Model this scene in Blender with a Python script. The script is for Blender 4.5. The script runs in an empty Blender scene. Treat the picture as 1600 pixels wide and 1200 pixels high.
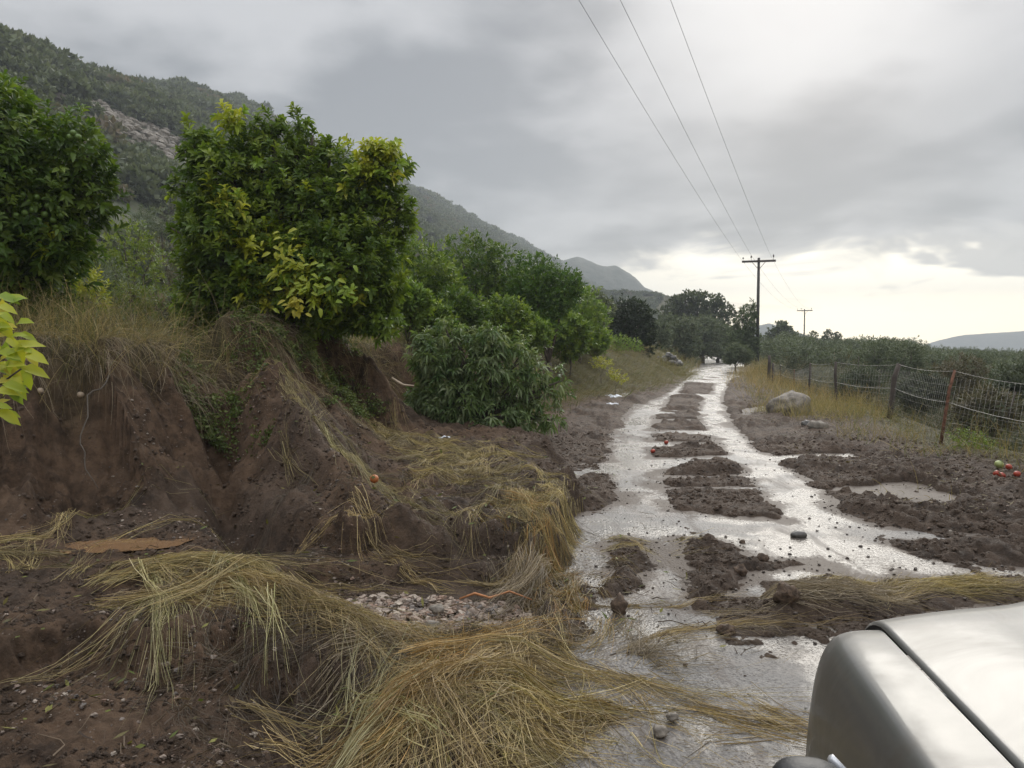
import bpy, math, random
import numpy as np
from mathutils import Vector
R = math.radians
rng = np.random.default_rng(7)
random.seed(7)
sc = bpy.context.scene
COL = sc.collection
# ------------------------------------------------------------------ camera
F = 1150.0 / 1600.0
CAMZ = 1.7
PITCH = math.atan(60 / 1150.0)
cam = bpy.data.cameras.new('camera')
cam.sensor_width = 36.0
cam.lens = 36.0 * F
cam.clip_start = 0.05
cam.clip_end = 12000
camo = bpy.data.objects.new('camera', cam)
COL.objects.link(camo)
camo.location = (0, 0, CAMZ)
camo.rotation_euler = (R(90) - PITCH, 0, 0)
sc.camera = camo


def ray(px, py):
    a = (px - 800) / 1150.0
    b = (600 - py) / 1150.0
    c, s = math.cos(PITCH), math.sin(PITCH)
    return np.array([a, c + b * s, b * c - s])


def G(px, py, z=0.0):
    """measured photo position of a point lying at height z"""
    d = ray(px, py)
    t = (z - CAMZ) / d[2]
    return np.array([d[0] * t, d[1] * t, z])


def D(px, py, y):
    """measured photo position of a point at distance y"""
    d = ray(px, py)
    t = y / d[1]
    return np.array([d[0] * t, y, CAMZ + d[2] * t])


# ------------------------------------------------------------------ light
SUN_AZ, SUN_EL = R(21), R(27)
world = bpy.data.worlds.new('World')
sc.world = world
world.use_nodes = True
sc.view_settings.view_transform = 'Standard'
sc.view_settings.look = 'None'
sc.view_settings.exposure = 0.80
sc.view_settings.gamma = 1.0
sc.view_settings.use_curve_mapping = False
sc.cycles.max_bounces = 6
sc.cycles.diffuse_bounces = 3
sc.cycles.glossy_bounces = 3
sc.cycles.transmission_bounces = 4
sc.cycles.volume_bounces = 0
sc.cycles.use_denoising = True


class NT:
    def __init__(s, tree):
        s.t = tree
        s.n = tree.nodes
        s.l = tree.links

    def new(s, typ, **kw):
        n = s.n.new(typ)
        for k, v in kw.items():
            setattr(n, k, v)
        return n

    def put(s, node, key, val):
        if val is None:
            return
        inp = node.inputs[key]
        if hasattr(val, 'is_output') or isinstance(val, bpy.types.NodeSocket):
            s.l.new(val, inp)
        else:
            if isinstance(val, (tuple, list)) and len(val) == 3 and inp.type == 'RGBA':
                val = (*val, 1)
            inp.default_value = val

    def math(s, op, a, b=None, c=None, clamp=False):
        n = s.new('ShaderNodeMath', operation=op, use_clamp=clamp)
        s.put(n, 0, a)
        if b is not None:
            s.put(n, 1, b)
        if c is not None:
            s.put(n, 2, c)
        return n.outputs[0]

    def mix(s, f, a, b, blend='MIX'):
        n = s.new('ShaderNodeMix', data_type='RGBA', blend_type=blend)
        s.put(n, 0, f)
        s.put(n, 6, a)
        s.put(n, 7, b)
        return n.outputs[2]

    def noise(s, vec, scale, detail=4, rough=0.55, dist=0.0):
        n = s.new('ShaderNodeTexNoise')
        s.put(n, 'Vector', vec)
        s.put(n, 'Scale', scale)
        s.put(n, 'Detail', detail)
        s.put(n, 'Roughness', rough)
        s.put(n, 'Distortion', dist)
        return n.outputs[0]

    def smooth(s, x, lo, hi, a=0.0, b=1.0):
        n = s.new('ShaderNodeMapRange', interpolation_type='SMOOTHSTEP')
        s.put(n, 0, x)
        s.put(n, 1, lo)
        s.put(n, 2, hi)
        s.put(n, 3, a)
        s.put(n, 4, b)
        return n.outputs[0]


def build_world():
    nt = NT(world.node_tree)
    nt.n.clear()
    out = nt.new('ShaderNodeOutputWorld')
    bg = nt.new('ShaderNodeBackground')
    tc = nt.new('ShaderNodeTexCoord')
    sep = nt.new('ShaderNodeSeparateXYZ')
    nt.l.new(tc.outputs['Generated'], sep.inputs[0])
    X, Y, Z = sep.outputs
    sky = nt.new('ShaderNodeTexSky', sky_type='NISHITA')
    sky.sun_disc = False
    sky.sun_elevation = SUN_EL
    sky.sun_rotation = SUN_AZ
    zc = nt.math('MAXIMUM', Z, 0.0)
    den = nt.math('ADD', zc, 0.16)
    cx = nt.math('DIVIDE', X, den)
    cy = nt.math('DIVIDE', Y, den)
    cmb = nt.new('ShaderNodeCombineXYZ')
    nt.put(cmb, 0, cx)
    nt.put(cmb, 1, cy)
    nt.put(cmb, 2, 3.7)
    P = cmb.outputs[0]
    big = nt.noise(P, 1.05, 3, 0.5, 0.2)
    fine = nt.noise(P, 2.5, 6, 0.5, 0.15)
    m = nt.math('ADD', nt.math('MULTIPLY', big, 0.62), nt.math('MULTIPLY', fine, 0.38))
    t = nt.smooth(m, 0.42, 0.58)
    cloud = nt.mix(t, (0.148, 0.152, 0.158), (0.305, 0.305, 0.308))
    # direction to the hidden sun
    sd = (math.sin(SUN_AZ) * math.cos(SUN_EL), math.cos(SUN_AZ) * math.cos(SUN_EL), math.sin(SUN_EL))
    dp = nt.new('ShaderNodeVectorMath', operation='DOT_PRODUCT')
    nt.l.new(tc.outputs['Generated'], dp.inputs[0])
    dp.inputs[1].default_value = sd
    glow = nt.smooth(dp.outputs['Value'], 0.965, 1.0)
    glow = nt.math('POWER', glow, 1.3)
    cloud = nt.mix(nt.math('MULTIPLY', glow, nt.smooth(m, 0.35, 0.6, 0.2, 1.0)), cloud, (0.40, 0.40, 0.40))
    # a dark shelf of cloud above the open strip
    # bright break near the horizon, wavy lower edge of the cloud deck
    az = nt.smooth(nt.math('ARCTAN2', X, Y), R(-10), R(24))
    edge = nt.noise(P, 1.1, 5, 0.6, 0.6)
    zz = nt.math('ADD', Z, nt.math('MULTIPLY', nt.math('SUBTRACT', edge, 0.5), -0.20))
    brk = nt.smooth(zz, 0.145, 0.09)
    brk = nt.math('MULTIPLY', brk, nt.math('MULTIPLY_ADD', az, 0.75, 0.25))
    edge2 = nt.noise(P, 0.9, 4, 0.6, 0.4)
    grey = nt.smooth(edge2, 0.47, 0.56)
    warm = nt.mix(grey, (0.95, 0.88, 0.72), (0.36, 0.35, 0.33))
    low = nt.smooth(Z, 0.075, 0.035)
    warm = nt.mix(low, warm, (1.35, 1.19, 0.86))
    shelf = nt.math('MULTIPLY', nt.smooth(zz, 0.11, 0.19), nt.smooth(zz, 0.34, 0.22))
    cloud = nt.mix(nt.math('MULTIPLY', shelf, 0.5), cloud, (0.155, 0.16, 0.165))
    col = nt.mix(brk, cloud, warm)
    lp = nt.mix(0.94, nt.mix(1.0, sky.outputs[0], (0.09, 0.09, 0.09), 'MULTIPLY'), col)
    lum = nt.math('MULTIPLY_ADD', nt.smooth(Z, .40, .90), 3.3, 1.0)  # overhead sky above the frame brightened extra to light the foreground
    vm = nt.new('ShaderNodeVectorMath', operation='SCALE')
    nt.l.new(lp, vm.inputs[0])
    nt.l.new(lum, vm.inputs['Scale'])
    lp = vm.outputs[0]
    # below the horizon: dull ground tone
    col = nt.mix(nt.smooth(Z, -0.02, -0.12), lp, (0.12, 0.12, 0.10))
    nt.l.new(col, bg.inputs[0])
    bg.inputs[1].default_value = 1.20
    nt.l.new(bg.outputs[0], out.inputs[0])


build_world()
sl = bpy.data.lights.new('sun', 'SUN')
sl.energy = 0.9
sl.angle = R(30)
sl.color = (1.0, 0.95, 0.86)
so = bpy.data.objects.new('sun', sl)
COL.objects.link(so)
dv = Vector((math.sin(SUN_AZ) * math.cos(SUN_EL), math.cos(SUN_AZ) * math.cos(SUN_EL), math.sin(SUN_EL)))
so.rotation_euler = dv.to_track_quat('Z', 'Y').to_euler()
so.location = (20, 50, 60)


# ------------------------------------------------------------------ helpers
def tag(o, label=None, cat=None, group=None, kind=None):
    if label:
        o['label'] = label
    if cat:
        o['category'] = cat
    if group:
        o['group'] = group
    if kind:
        o['kind'] = kind
    return o


def empty(name, loc, label, cat, group=None, rz=0.0):
    o = bpy.data.objects.new(name, None)
    COL.objects.link(o)
    o.location = loc
    o.rotation_euler = (0, 0, rz)
    return tag(o, label, cat, group)


def mesh(name, V, Fs, mat, parent=None, col=None, smooth=True, attrs=None):
    """V (n,3); Fs list of int arrays, each (k,3) or (k,4)"""
    me = bpy.data.meshes.new(name)
    V = np.asarray(V, np.float32)
    if not isinstance(Fs, list):
        Fs = [Fs]
    Fs = [np.asarray(f, np.int32) for f in Fs if len(f)]
    me.vertices.add(len(V))
    me.vertices.foreach_set('co', V.ravel())
    nl = sum(f.size for f in Fs)
    npoly = sum(len(f) for f in Fs)
    me.loops.add(nl)
    me.loops.foreach_set('vertex_index', np.concatenate([f.ravel() for f in Fs]))
    me.polygons.add(npoly)
    starts = []
    s = 0
    for f in Fs:
        starts.append(s + np.arange(len(f)) * f.shape[1])
        s += f.size
    me.polygons.foreach_set('loop_start', np.concatenate(starts).astype(np.int32))
    me.polygons.foreach_set('use_smooth', np.full(npoly, smooth))
    me.update(calc_edges=True)
    if col is not None:
        a = me.color_attributes.new('Col', 'FLOAT_COLOR', 'POINT')
        c = np.ones((len(V), 4), np.float32)
        c[:, :3] = col
        a.data.foreach_set('color', c.ravel())
    if attrs:
        for k, v in attrs.items():
            a = me.attributes.new(k, 'FLOAT', 'POINT')
            a.data.foreach_set('value', np.asarray(v, np.float32))
    if mat is not None:
        me.materials.append(mat)
    o = bpy.data.objects.new(name, me)
    COL.objects.link(o)
    if parent is not None:
        o.parent = parent
    return o


def copy_tree(o, parent=None):
    c = o.copy()
    COL.objects.link(c)
    c.parent = parent
    for ch in o.children:
        copy_tree(ch, c)
    return c


# gradient noise ----------------------------------------------------
_perm = np.random.default_rng(3).permutation(4096)
_g = np.random.default_rng(4).uniform(0, 2 * np.pi, 4096)
_gx, _gy = np.cos(_g), np.sin(_g)


def gn(x, y, seed=0):
    x = np.asarray(x, float)
    y = np.asarray(y, float)
    xi = np.floor(x).astype(np.int64)
    yi = np.floor(y).astype(np.int64)
    xf, yf = x - xi, y - yi
    u = xf * xf * xf * (xf * (xf * 6 - 15) + 10)
    v = yf * yf * yf * (yf * (yf * 6 - 15) + 10)

    def gr(ix, iy, fx, fy):
        h = _perm[(_perm[(ix + seed * 57) & 4095] + iy) & 4095]
        return _gx[h] * fx + _gy[h] * fy
    a = gr(xi, yi, xf, yf)
    b = gr(xi + 1, yi, xf - 1, yf)
    c = gr(xi, yi + 1, xf, yf - 1)
    d = gr(xi + 1, yi + 1, xf - 1, yf - 1)
    return (a + (b - a) * u + (c - a) * v + (a - b - c + d) * u * v) * 1.4


def fbm(x, y, octv=4, seed=0, gain=0.5):
    s = 0
    a = 1.0
    f = 1.0
    for k in range(octv):
        s = s + a * gn(x * f + 13.7 * k, y * f + 7.1 * k, seed + k)
        a *= gain
        f *= 2.03
    return s


def ridged(x, y, octv=3, seed=0):
    s = 0
    a = 1.0
    f = 1.0
    for k in range(octv):
        s = s + a * (1 - np.abs(gn(x * f + 3.1 * k, y * f, seed + k)) * 2)
        a *= 0.5
        f *= 2.1
    return s / 1.75


def sst(x, a, b):
    t = np.clip((x - a) / (b - a), 0, 1)
    return t * t * (3 - 2 * t)


def pline(x, y, P):
    """distance, arc length, signed side (+ = left) to a polyline"""
    P = np.asarray(P, float)
    best = np.full(np.shape(x), 1e18)
    sd = np.zeros(np.shape(x))
    ss = np.zeros(np.shape(x))
    acc = 0.0
    for i in range(len(P) - 1):
        a, b = P[i, :2], P[i + 1, :2]
        d = b - a
        L = math.hypot(*d)
        d = d / L
        rx, ry = x - a[0], y - a[1]
        t = np.clip(rx * d[0] + ry * d[1], 0, L)
        ex, ey = rx - t * d[0], ry - t * d[1]
        q = ex * ex + ey * ey
        cr = d[0] * ry - d[1] * rx
        m = q < best
        best = np.where(m, q, best)
        sd = np.where(m, np.sign(cr), sd)
        ss = np.where(m, acc + t, ss)
        acc += L
    return np.sqrt(best), ss, sd


def poly_sdf(x, y, P):
    """negative inside"""
    P = np.asarray(P, float)[:, :2]
    best = np.full(np.shape(x), 1e18)
    ins = np.zeros(np.shape(x), bool)
    n = len(P)
    for i in range(n):
        a, b = P[i], P[(i + 1) % n]
        d = b - a
        L2 = d @ d
        rx, ry = x - a[0], y - a[1]
        t = np.clip((rx * d[0] + ry * d[1]) / L2, 0, 1)
        ex, ey = rx - t * d[0], ry - t * d[1]
        best = np.minimum(best, ex * ex + ey * ey)
        c = ((a[1] <= y) & (b[1] > y)) | ((b[1] <= y) & (a[1] > y))
        with np.errstate(divide='ignore', invalid='ignore'):
            xi = a[0] + (y - a[1]) * d[0] / (d[1] if d[1] != 0 else 1e-9)
        ins ^= c & (x < xi)
    return np.where(ins, -1, 1) * np.sqrt(best)


# ------------------------------------------------------------------ terrain
RC = np.array([(1.0, -12), (1.15, -2), (1.5, 2), (1.85, 5), (2.15, 7.5), (2.85, 12.2), (3.65, 16.3), (4.45, 19.5),
               (5.95, 24.4), (8.5, 32.6), (13.7, 49), (21.8, 76), (26.5, 95), (28, 112), (24, 140), (12, 175)])
_yy = np.linspace(-12, 175, 400)


def _smooth_interp(yq, ys, xs):
    v = np.interp(yq, ys, xs)
    k = np.ones(9) / 9
    p = np.pad(v, 4, mode='edge')
    p[:4] = v[0] - (np.arange(4, 0, -1)) * (v[1] - v[0])
    p[-4:] = v[-1] + (np.arange(1, 5)) * (v[-1] - v[-2])
    return np.convolve(p, k, 'valid')


_xc = _smooth_interp(_yy, RC[:, 1], RC[:, 0])


def road_x(y):
    return np.interp(y, _yy, _xc) + np.where(y < -12, (y + 12) * 0.06, 0) + np.where(y > 175, 0, 0)


FOOT = [(-30, -6), (-14, 1.2), (-8, 3.9), (-5.6, 5.1), (-4.1, 5.75), (-3.15, 6.35), (-2.6, 7.5), (-2.25, 9.0), (-1.95, 10.6), (-1.75, 12.2),
        (-1.2, 14), (-.2, 16.2), (.85, 19.5), (2.9, 24), (4.9, 28), (8.3, 37), (11.9, 49), (19.2, 76), (23.3, 95), (24, 112), (20, 140), (8, 175), (-40, 230)]


def gp(*pts):
    return [G(a, b)[:2] for a, b in pts]


# mud lying on the road: (polygon, height, edge softness)
MUD = [
    (gp((1071, 599), (1116, 599), (1110, 616), (1062, 614)), .06, .05),
    (gp((1047, 620), (1098, 620), (1091, 642), (1036, 640)), .07, .05),
    (gp((1024, 648), (1090, 646), (1102, 672), (1022, 672)), .07, .05),
    (gp((1021, 678), (1108, 680), (1117, 692), (1020, 690)), .05, .04),
    (gp((1018, 700), (1125, 699), (1135, 711), (1016, 716)), .08, .04),
    (gp((1030, 735), (1150, 725), (1160, 741), (1038, 743)), .07, .04),
    (gp((1038, 749), (1168, 749), (1178, 760), (1040, 763)), .06, .04),
    (gp((1044, 767), (1184, 766), (1228, 813), (1140, 806), (1048, 796)), .08, .05),
    # right verge mud
    (gp((1141, 594), (1129, 622), (1146, 665), (1187, 706), (1210, 712), (1345, 706), (1420, 700), (1330, 590), (1180, 585)), .09, .07),
    (gp((1219, 722), (1277, 755), (1319, 802), (1375, 822), (1480, 830), (1700, 843), (1900, 830), (1700, 730), (1420, 712), (1335, 722)), .09, .07),
    # thin film of mud on the apron
    (gp((1394, 847), (1700, 850), (1800, 895), (1600, 887), (1450, 870)), .035, .12),
    # near wedges between the wheel tracks
    (gp((962, 838), (1015, 848), (1021, 885), (985, 918), (955, 926)), .05, .03),
    (gp((1062, 840), (1112, 842), (1172, 876), (1172, 902), (1125, 935), (1092, 950), (1080, 910)), .055, .03),
    (gp((1160, 880), (1235, 874), (1275, 884), (1170, 893)), .035, .05),
    (gp((1203, 932), (1250, 917), (1420, 906), (1620, 902), (1700, 930), (1380, 968), (1300, 974), (1203, 968)), .06, .06),
    # left of the road
    (gp((905, 745), (950, 742), (962, 785), (890, 803), (850, 790)), .08, .06),
    (gp((700, 695), (955, 690), (950, 722), (860, 730), (700, 735)), .05, .08),
    (gp((820, 628), (1005, 622), (985, 640), (950, 690), (800, 690)), .06, .10),
    (gp((1000, 590), (1072, 590), (1050, 610), (1008, 632), (980, 628)), .08, .12),
]
# water stands where the mud is low
HOLLOW = [
    (gp((1180, 714), (1330, 708), (1335, 719), (1205, 724)), .05),
    (gp((1290, 765), (1420, 752), (1540, 790), (1480, 795), (1330, 775)), .07),
    (gp((1160, 640), (1230, 628), (1235, 634), (1165, 650)), .08),
    (gp((1030, 655), (1085, 655), (1070, 661), (1030, 662)), .08),
]
MOUND = gp((330, 700), (640, 690), (850, 700), (905, 790), (890, 870), (850, 905), (800, 885), (700, 880), (540, 882), (400, 860), (330, 800))
CHAN = gp((470, 905), (800, 895), (850, 920), (850, 990), (760, 990), (600, 1010), (500, 985), (420, 930))
PIT = gp((-150, 1040), (60, 1015), (300, 1005), (500, 1045), (560, 1100), (560, 1250), (-150, 1250))
RIDGE_L = [G(170, 935), G(330, 925), (*G(470, 965)[:2], 0), (*G(560, 1020)[:2], 0)]
GULLY = [(-3.15, 8.0), (-2.85, 7.3), (-2.55, 6.6), (-2.2, 6.05), (-1.95, 5.7)]
SPUR = [(-2.85, 8.5, 1.55), (-2.35, 7.8, 1.15), (-1.95, 7.15, .85), (-1.5, 6.5, .58), (-1.05, 5.95, .38), (-.6, 5.6, .26)]


def fence_u(y):
    return np.interp(y, [8, 12, 16, 20, 31, 40, 60], [4.8, 4.3, 4.5, 4.0, 2.9, 2.6, 3.4])


def hill_crest(y):
    return np.interp(y, [140, 195, 245, 300, 420, 620, 760, 900], [51, 63, 82, 98, 101, 101, 98, 94]) + 3 * fbm(y / 70.0, y * 0 + 3.3, 3, 21) - 60 * sst(y, 900, 1250)


def terrain(x, y, detail=True):
    x = np.asarray(x, float)
    y = np.asarray(y, float)
    yc = np.clip(y, -12, 175)
    xc = road_x(yc)
    # far away the valley simply follows the same direction
    far_dir = 0.296
    xa = np.where(y > 76, 21.8 + (y - 76) * far_dir, xc)
    u = (x - xc) * 0.97
    ua = (x - xa) * 0.958
    z = np.zeros_like(x)
    near = (np.hypot(x, y) < 45)
    # ---- bank on the left
    d, s, sd = pline(x, y, FOOT)
    d = d * sd
    wob = np.zeros_like(x)
    steep = 1 - sst(s, 39.5, 44.0)           # s ~ arc length: cut bank first
    g1 = gn(s * 1.1, s * 0 + .5, 5) * 0.46 + gn(s * 2.7, s * 0 + d * .15, 6) * 0.36 + gn(s * 6.5, d * .4, 7) * .12
    rr = ridged(s * 0.9, d * 0.35, 2, 11)
    wob = np.where(d < 2.5, (g1 + 0.28 * rr), 0) * (0.35 + 0.65 * steep)
    run = (1.35 + .35 * gn(s * .6, s * 0 + 3.3, 15)) * steep + 2.6 * (1 - steep)
    t = (d + wob) / run
    H = 1.72 - .30 * sst(y, 22, 50)
    cut = np.where(t < 0, 0, np.where(t < 1, 0.16 * t + 0.84 * t ** 1.25, 1.0))
    soft = sst(t, -0.1, 1.15)
    z = z + H * (steep * cut + (1 - steep) * soft)
    # talus in front of the cut
    z = z + 0.15 * np.exp(-np.clip(-d - 0.1, 0, None) / 0.8) * steep * (1 - sst(d, 0.0, 0.5)) * sst(x, -0.3, -1.6)
    # terrace and hill
    back = np.clip(d - 1.5, 0, None)
    z = z + 0.10 * fbm(x * .5, y * .5, 3, 31) * sst(d, .8, 2.5)
    z = z + 0.03 * np.minimum(back, 30)
    v = -ua
    hl = 0.10 * np.clip(v - 24, 0, 14) + 0.62 * np.clip(v - 36, 0, None)
    cr = hill_crest(y)
    hl = hl + (np.minimum(hl, 30) / 30) * 3.0 * fbm(x / 35.0, y / 35.0, 4, 41)
    hl = cr - np.log1p(np.exp(np.clip((cr - hl) / 2.5, -30, 30))) * 2.5
    hl = hl - 0.35 * np.clip(v - 196, 0, None)
    z = z + np.where(v > 24, np.clip(hl, -3, None), 0) * sst(y, -260, -80)
    # ---- right side falls away behind the fence
    fu = fence_u(y)
    dr = u - fu - .0
    z = z - 0.9 * sst(dr, 0.1, 2.4) - 0.016 * np.clip(ua - 12, 0, 260) - 8 * sst(ua, 200, 1000)
    z = z + np.where(ua > 12, 0.5 * fbm(x / 14., y / 14., 3, 51), 0)
    mud = np.zeros_like(x)
    grassy = sst(d, .7, 1.6) * 1.0
    grassy = np.maximum(grassy, sst(dr, -1.0, -.1) * (d < 0))
    grassy = np.maximum(grassy, (1 - steep) * sst(d, -.5, .4))
    # ---- road bed
    wl = 1.5 + 1.0 * sst(y, 6.5, 11) + 0.25 * gn(y * .6, y * 0, 61)
    wr = 2.25 + 0.9 * (1 - sst(y, 8, 14)) + 0.2 * gn(y * .8, y * 0 + 5, 62)
    inroad = sst(u, -wl - .12, -wl + .12) * (1 - sst(u, wr - .15, wr + .25))
    base = 0.06 + 0.05 * sst(u, 2.0, 5.0) + 0.04 * sst(-u, 2.0, 4)
    z = z + np.where(d < 0.3, base * (1 - inroad) - 0.06 * inroad, 0)
    xn, yn = x[near], y[near]
    if xn.size:
        zn = z[near]
        mn = mud[near]
        un = u[near]
        clod = fbm(xn * 3.1, yn * 3.1, 4, 71)
        wig = .06 * gn(xn * 2.2, yn * 2.2, 72) + .045 * gn(xn * 6, yn * 6, 73) + .02 * gn(xn * 19, yn * 19, 74)
        road_n = inroad[near]
        fr_ = fbm(xn * 9, yn * 9, 4, 96)
        for (P, h, sf) in MUD:
            q = poly_sdf(xn, yn, P) + wig * 1.3
            sf = sf * 1.5 + .02
            m = 1 - sst(q + .05 * fr_, -sf * 1.3, sf * 1.0)
            lump = h * .6 * (0.85 + 0.35 * clod)
            zn = zn + m * (lump + .012 * fr_ + np.where(road_n > .5, 0.06, 0) * 1.0)
            mn = np.maximum(mn, m)
        # thin smears of silt all over the road, broken by wheels and flow
        smear = fbm(xn * 1.1 + .3 * yn, yn * .55, 4, 97) + .35 * fr_
        tl_ = np.minimum(np.abs(un + .85), np.abs(un - .85))
        zn = zn + np.where(road_n > .5, .055 * sst(smear, .12, .65) + .03 * sst(tl_, .25, .6) * sst(smear, -.1, .4) + .02 * sst(np.abs(un), 1.5, 2.3), 0)
        for (P, w) in HOLLOW:
            q = poly_sdf(xn, yn, P) + wig * 1.5
            zn = zn - (1 - sst(q, -w * .3, w)) * 0.16
        q = poly_sdf(xn, yn, MOUND) + 2 * wig
        zn = zn + 0.27 * (1 - sst(q, -.16, .02)) * (0.85 + .35 * clod)
        q = poly_sdf(xn, yn, CHAN) + wig
        ch = (1 - sst(q, -.10, .04))
        zn = zn - 0.11 * ch
        q = poly_sdf(xn, yn, PIT) + 2.5 * wig
        zn = zn - 0.20 * (1 - sst(q, -.2, .06))
        dd, _, _ = pline(xn, yn, RIDGE_L)
        zn = zn + 0.09 * np.exp(-(dd / .22) ** 2)
        dd, ss_, sd_ = pline(xn, yn, SPUR)
        sl_ = np.concatenate([[0], np.cumsum([math.dist(SPUR[i][:2], SPUR[i + 1][:2]) for i in range(len(SPUR) - 1)])])
        zr = np.interp(ss_, sl_, [q[2] for q in SPUR]) + .10 * fbm(xn * 2.5, yn * 2.5, 4, 92)
        zr = zr - np.where(sd_ < 0, 1.35, .75) * np.maximum(dd + .5 * wig - .05, 0) - .25 * np.maximum(ridged(xn * 1.6 + yn, yn * .5, 2, 93), 0) * dd
        zn = np.maximum(zn, zr)
        dd, _, _ = pline(xn, yn, GULLY)
        zn = zn - 0.38 * np.exp(-((dd + .6 * wig) / .20) ** 2)
        cx_, cy_ = G(740, 1130)[:2]
        zn = zn + 0.09 * np.exp(-(((xn - cx_) / .34) ** 2 + ((yn - cy_) / .26) ** 2))
        # puddle hollow in the left mud
        px_, py_ = G(192, 851, .165)[:2]
        rp = np.hypot((xn - px_) / .46, (yn - py_) / .17)
        pud = 1 - sst(rp + 3 * wig, .55, 1.35)
        zn = zn * (1 - pud) + pud * 0.135
        # clods and crumbs
        dn = d[near]
        rough = np.where(road_n > .5, mn, 1.0)
        rough = rough * (1 - pud) * (1 - .6 * sst(dn, .8, 1.5))
        # wheel ruts and erosion streaks
        cr1 = fbm(xn * 6, yn * 6, 3, 81)
        cr2 = np.maximum(fbm(xn * 17, yn * 17, 3, 82), -.2)
        cr3 = np.abs(gn(xn * 31, yn * 31, 87)) + .6 * np.abs(gn(xn * 52, yn * 52, 88))
        rough = rough * (1 - .4 * (road_n > .5))
        zn = zn + rough * (0.026 * cr1 + 0.020 * cr2 + .016 * cr3)
        face = sst(dn + .3, 0, .3) * (1 - sst(dn, 1.2, 1.8)) * steep[near]
        zn = zn + face * (.13 * fbm(xn * 3, yn * 3, 4, 83) + .06 * fbm(xn * 9, yn * 9, 3, 84))
        if True:
            z[near] = zn
            mud[near] = mn
    return z, d, u, ua, mud, grassy, inroad, steep


# cached near grid for quick height look-ups
GX0, GX1, GY0, GY1, GS = -12.0, 16.0, -1.0, 46.0, 0.06
_gx1 = np.arange(GX0, GX1, GS)
_gy1 = np.arange(GY0, GY1, GS)
_XX, _YY = np.meshgrid(_gx1, _gy1)
_ZZ = terrain(_XX, _YY)[0]


def hz(x, y):
    x = np.asarray(x, float)
    y = np.asarray(y, float)
    fx = np.clip((x - GX0) / GS, 0, len(_gx1) - 1.001)
    fy = np.clip((y - GY0) / GS, 0, len(_gy1) - 1.001)
    ix, iy = fx.astype(int), fy.astype(int)
    ax, ay = fx - ix, fy - iy
    return (_ZZ[iy, ix] * (1 - ax) * (1 - ay) + _ZZ[iy, ix + 1] * ax * (1 - ay) + _ZZ[iy + 1, ix] * (1 - ax) * ay + _ZZ[iy + 1, ix + 1] * ax * ay)


def tz(x, y):
    return float(terrain(np.array([float(x)]), np.array([float(y)]))[0][0])


# ------------------------------------------------------------------ materials
def base_mat(name):
    m = bpy.data.materials.new(name)
    m.use_nodes = True
    nt = NT(m.node_tree)
    bs = nt.n['Principled BSDF']
    return m, nt, bs


def simple(name, col, rough=.6, metal=0, var=.25, scale=8, bump=.3, bscale=40, spec=.5):
    m, nt, bs = base_mat(name)
    tc = nt.new('ShaderNodeTexCoord').outputs['Object']
    n = nt.noise(tc, scale, 5, .6)
    c = nt.mix(nt.smooth(n, .3, .7), tuple(v * (1 - var) for v in col), tuple(min(1, v * (1 + var)) for v in col))
    nt.put(bs, 'Base Color', c)
    bs.inputs['Roughness'].default_value = rough
    bs.inputs['Metallic'].default_value = metal
    bs.inputs['Specular IOR Level'].default_value = spec
    if bump:
        b = nt.new('ShaderNodeBump')
        b.inputs['Distance'].default_value = .01
        b.inputs['Strength'].default_value = bump
        nt.put(b, 'Height', nt.noise(tc, bscale, 5, .6))
        nt.put(bs, 'Normal', b.outputs[0])
    return m


def leaf_mat(name, rough=.42, trans=.30, spec=.4):
    m, nt, bs = base_mat(name)
    a = nt.new('ShaderNodeAttribute', attribute_name='Col')
    c = a.outputs['Color']
    nt.put(bs, 'Base Color', c)
    bs.inputs['Roughness'].default_value = rough
    bs.inputs['Specular IOR Level'].default_value = spec
    if trans > 0:
        tr = nt.new('ShaderNodeBsdfTranslucent')
        nt.put(tr, 'Color', nt.mix(1.0, c, (1.5, 1.5, .8), 'MULTIPLY'))
        mx = nt.new('ShaderNodeMixShader')
        mx.inputs[0].default_value = trans
        nt.l.new(bs.outputs[0], mx.inputs[1])
        nt.l.new(tr.outputs[0], mx.inputs[2])
        nt.l.new(mx.outputs[0], nt.n['Material Output'].inputs[0])
    return m


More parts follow.
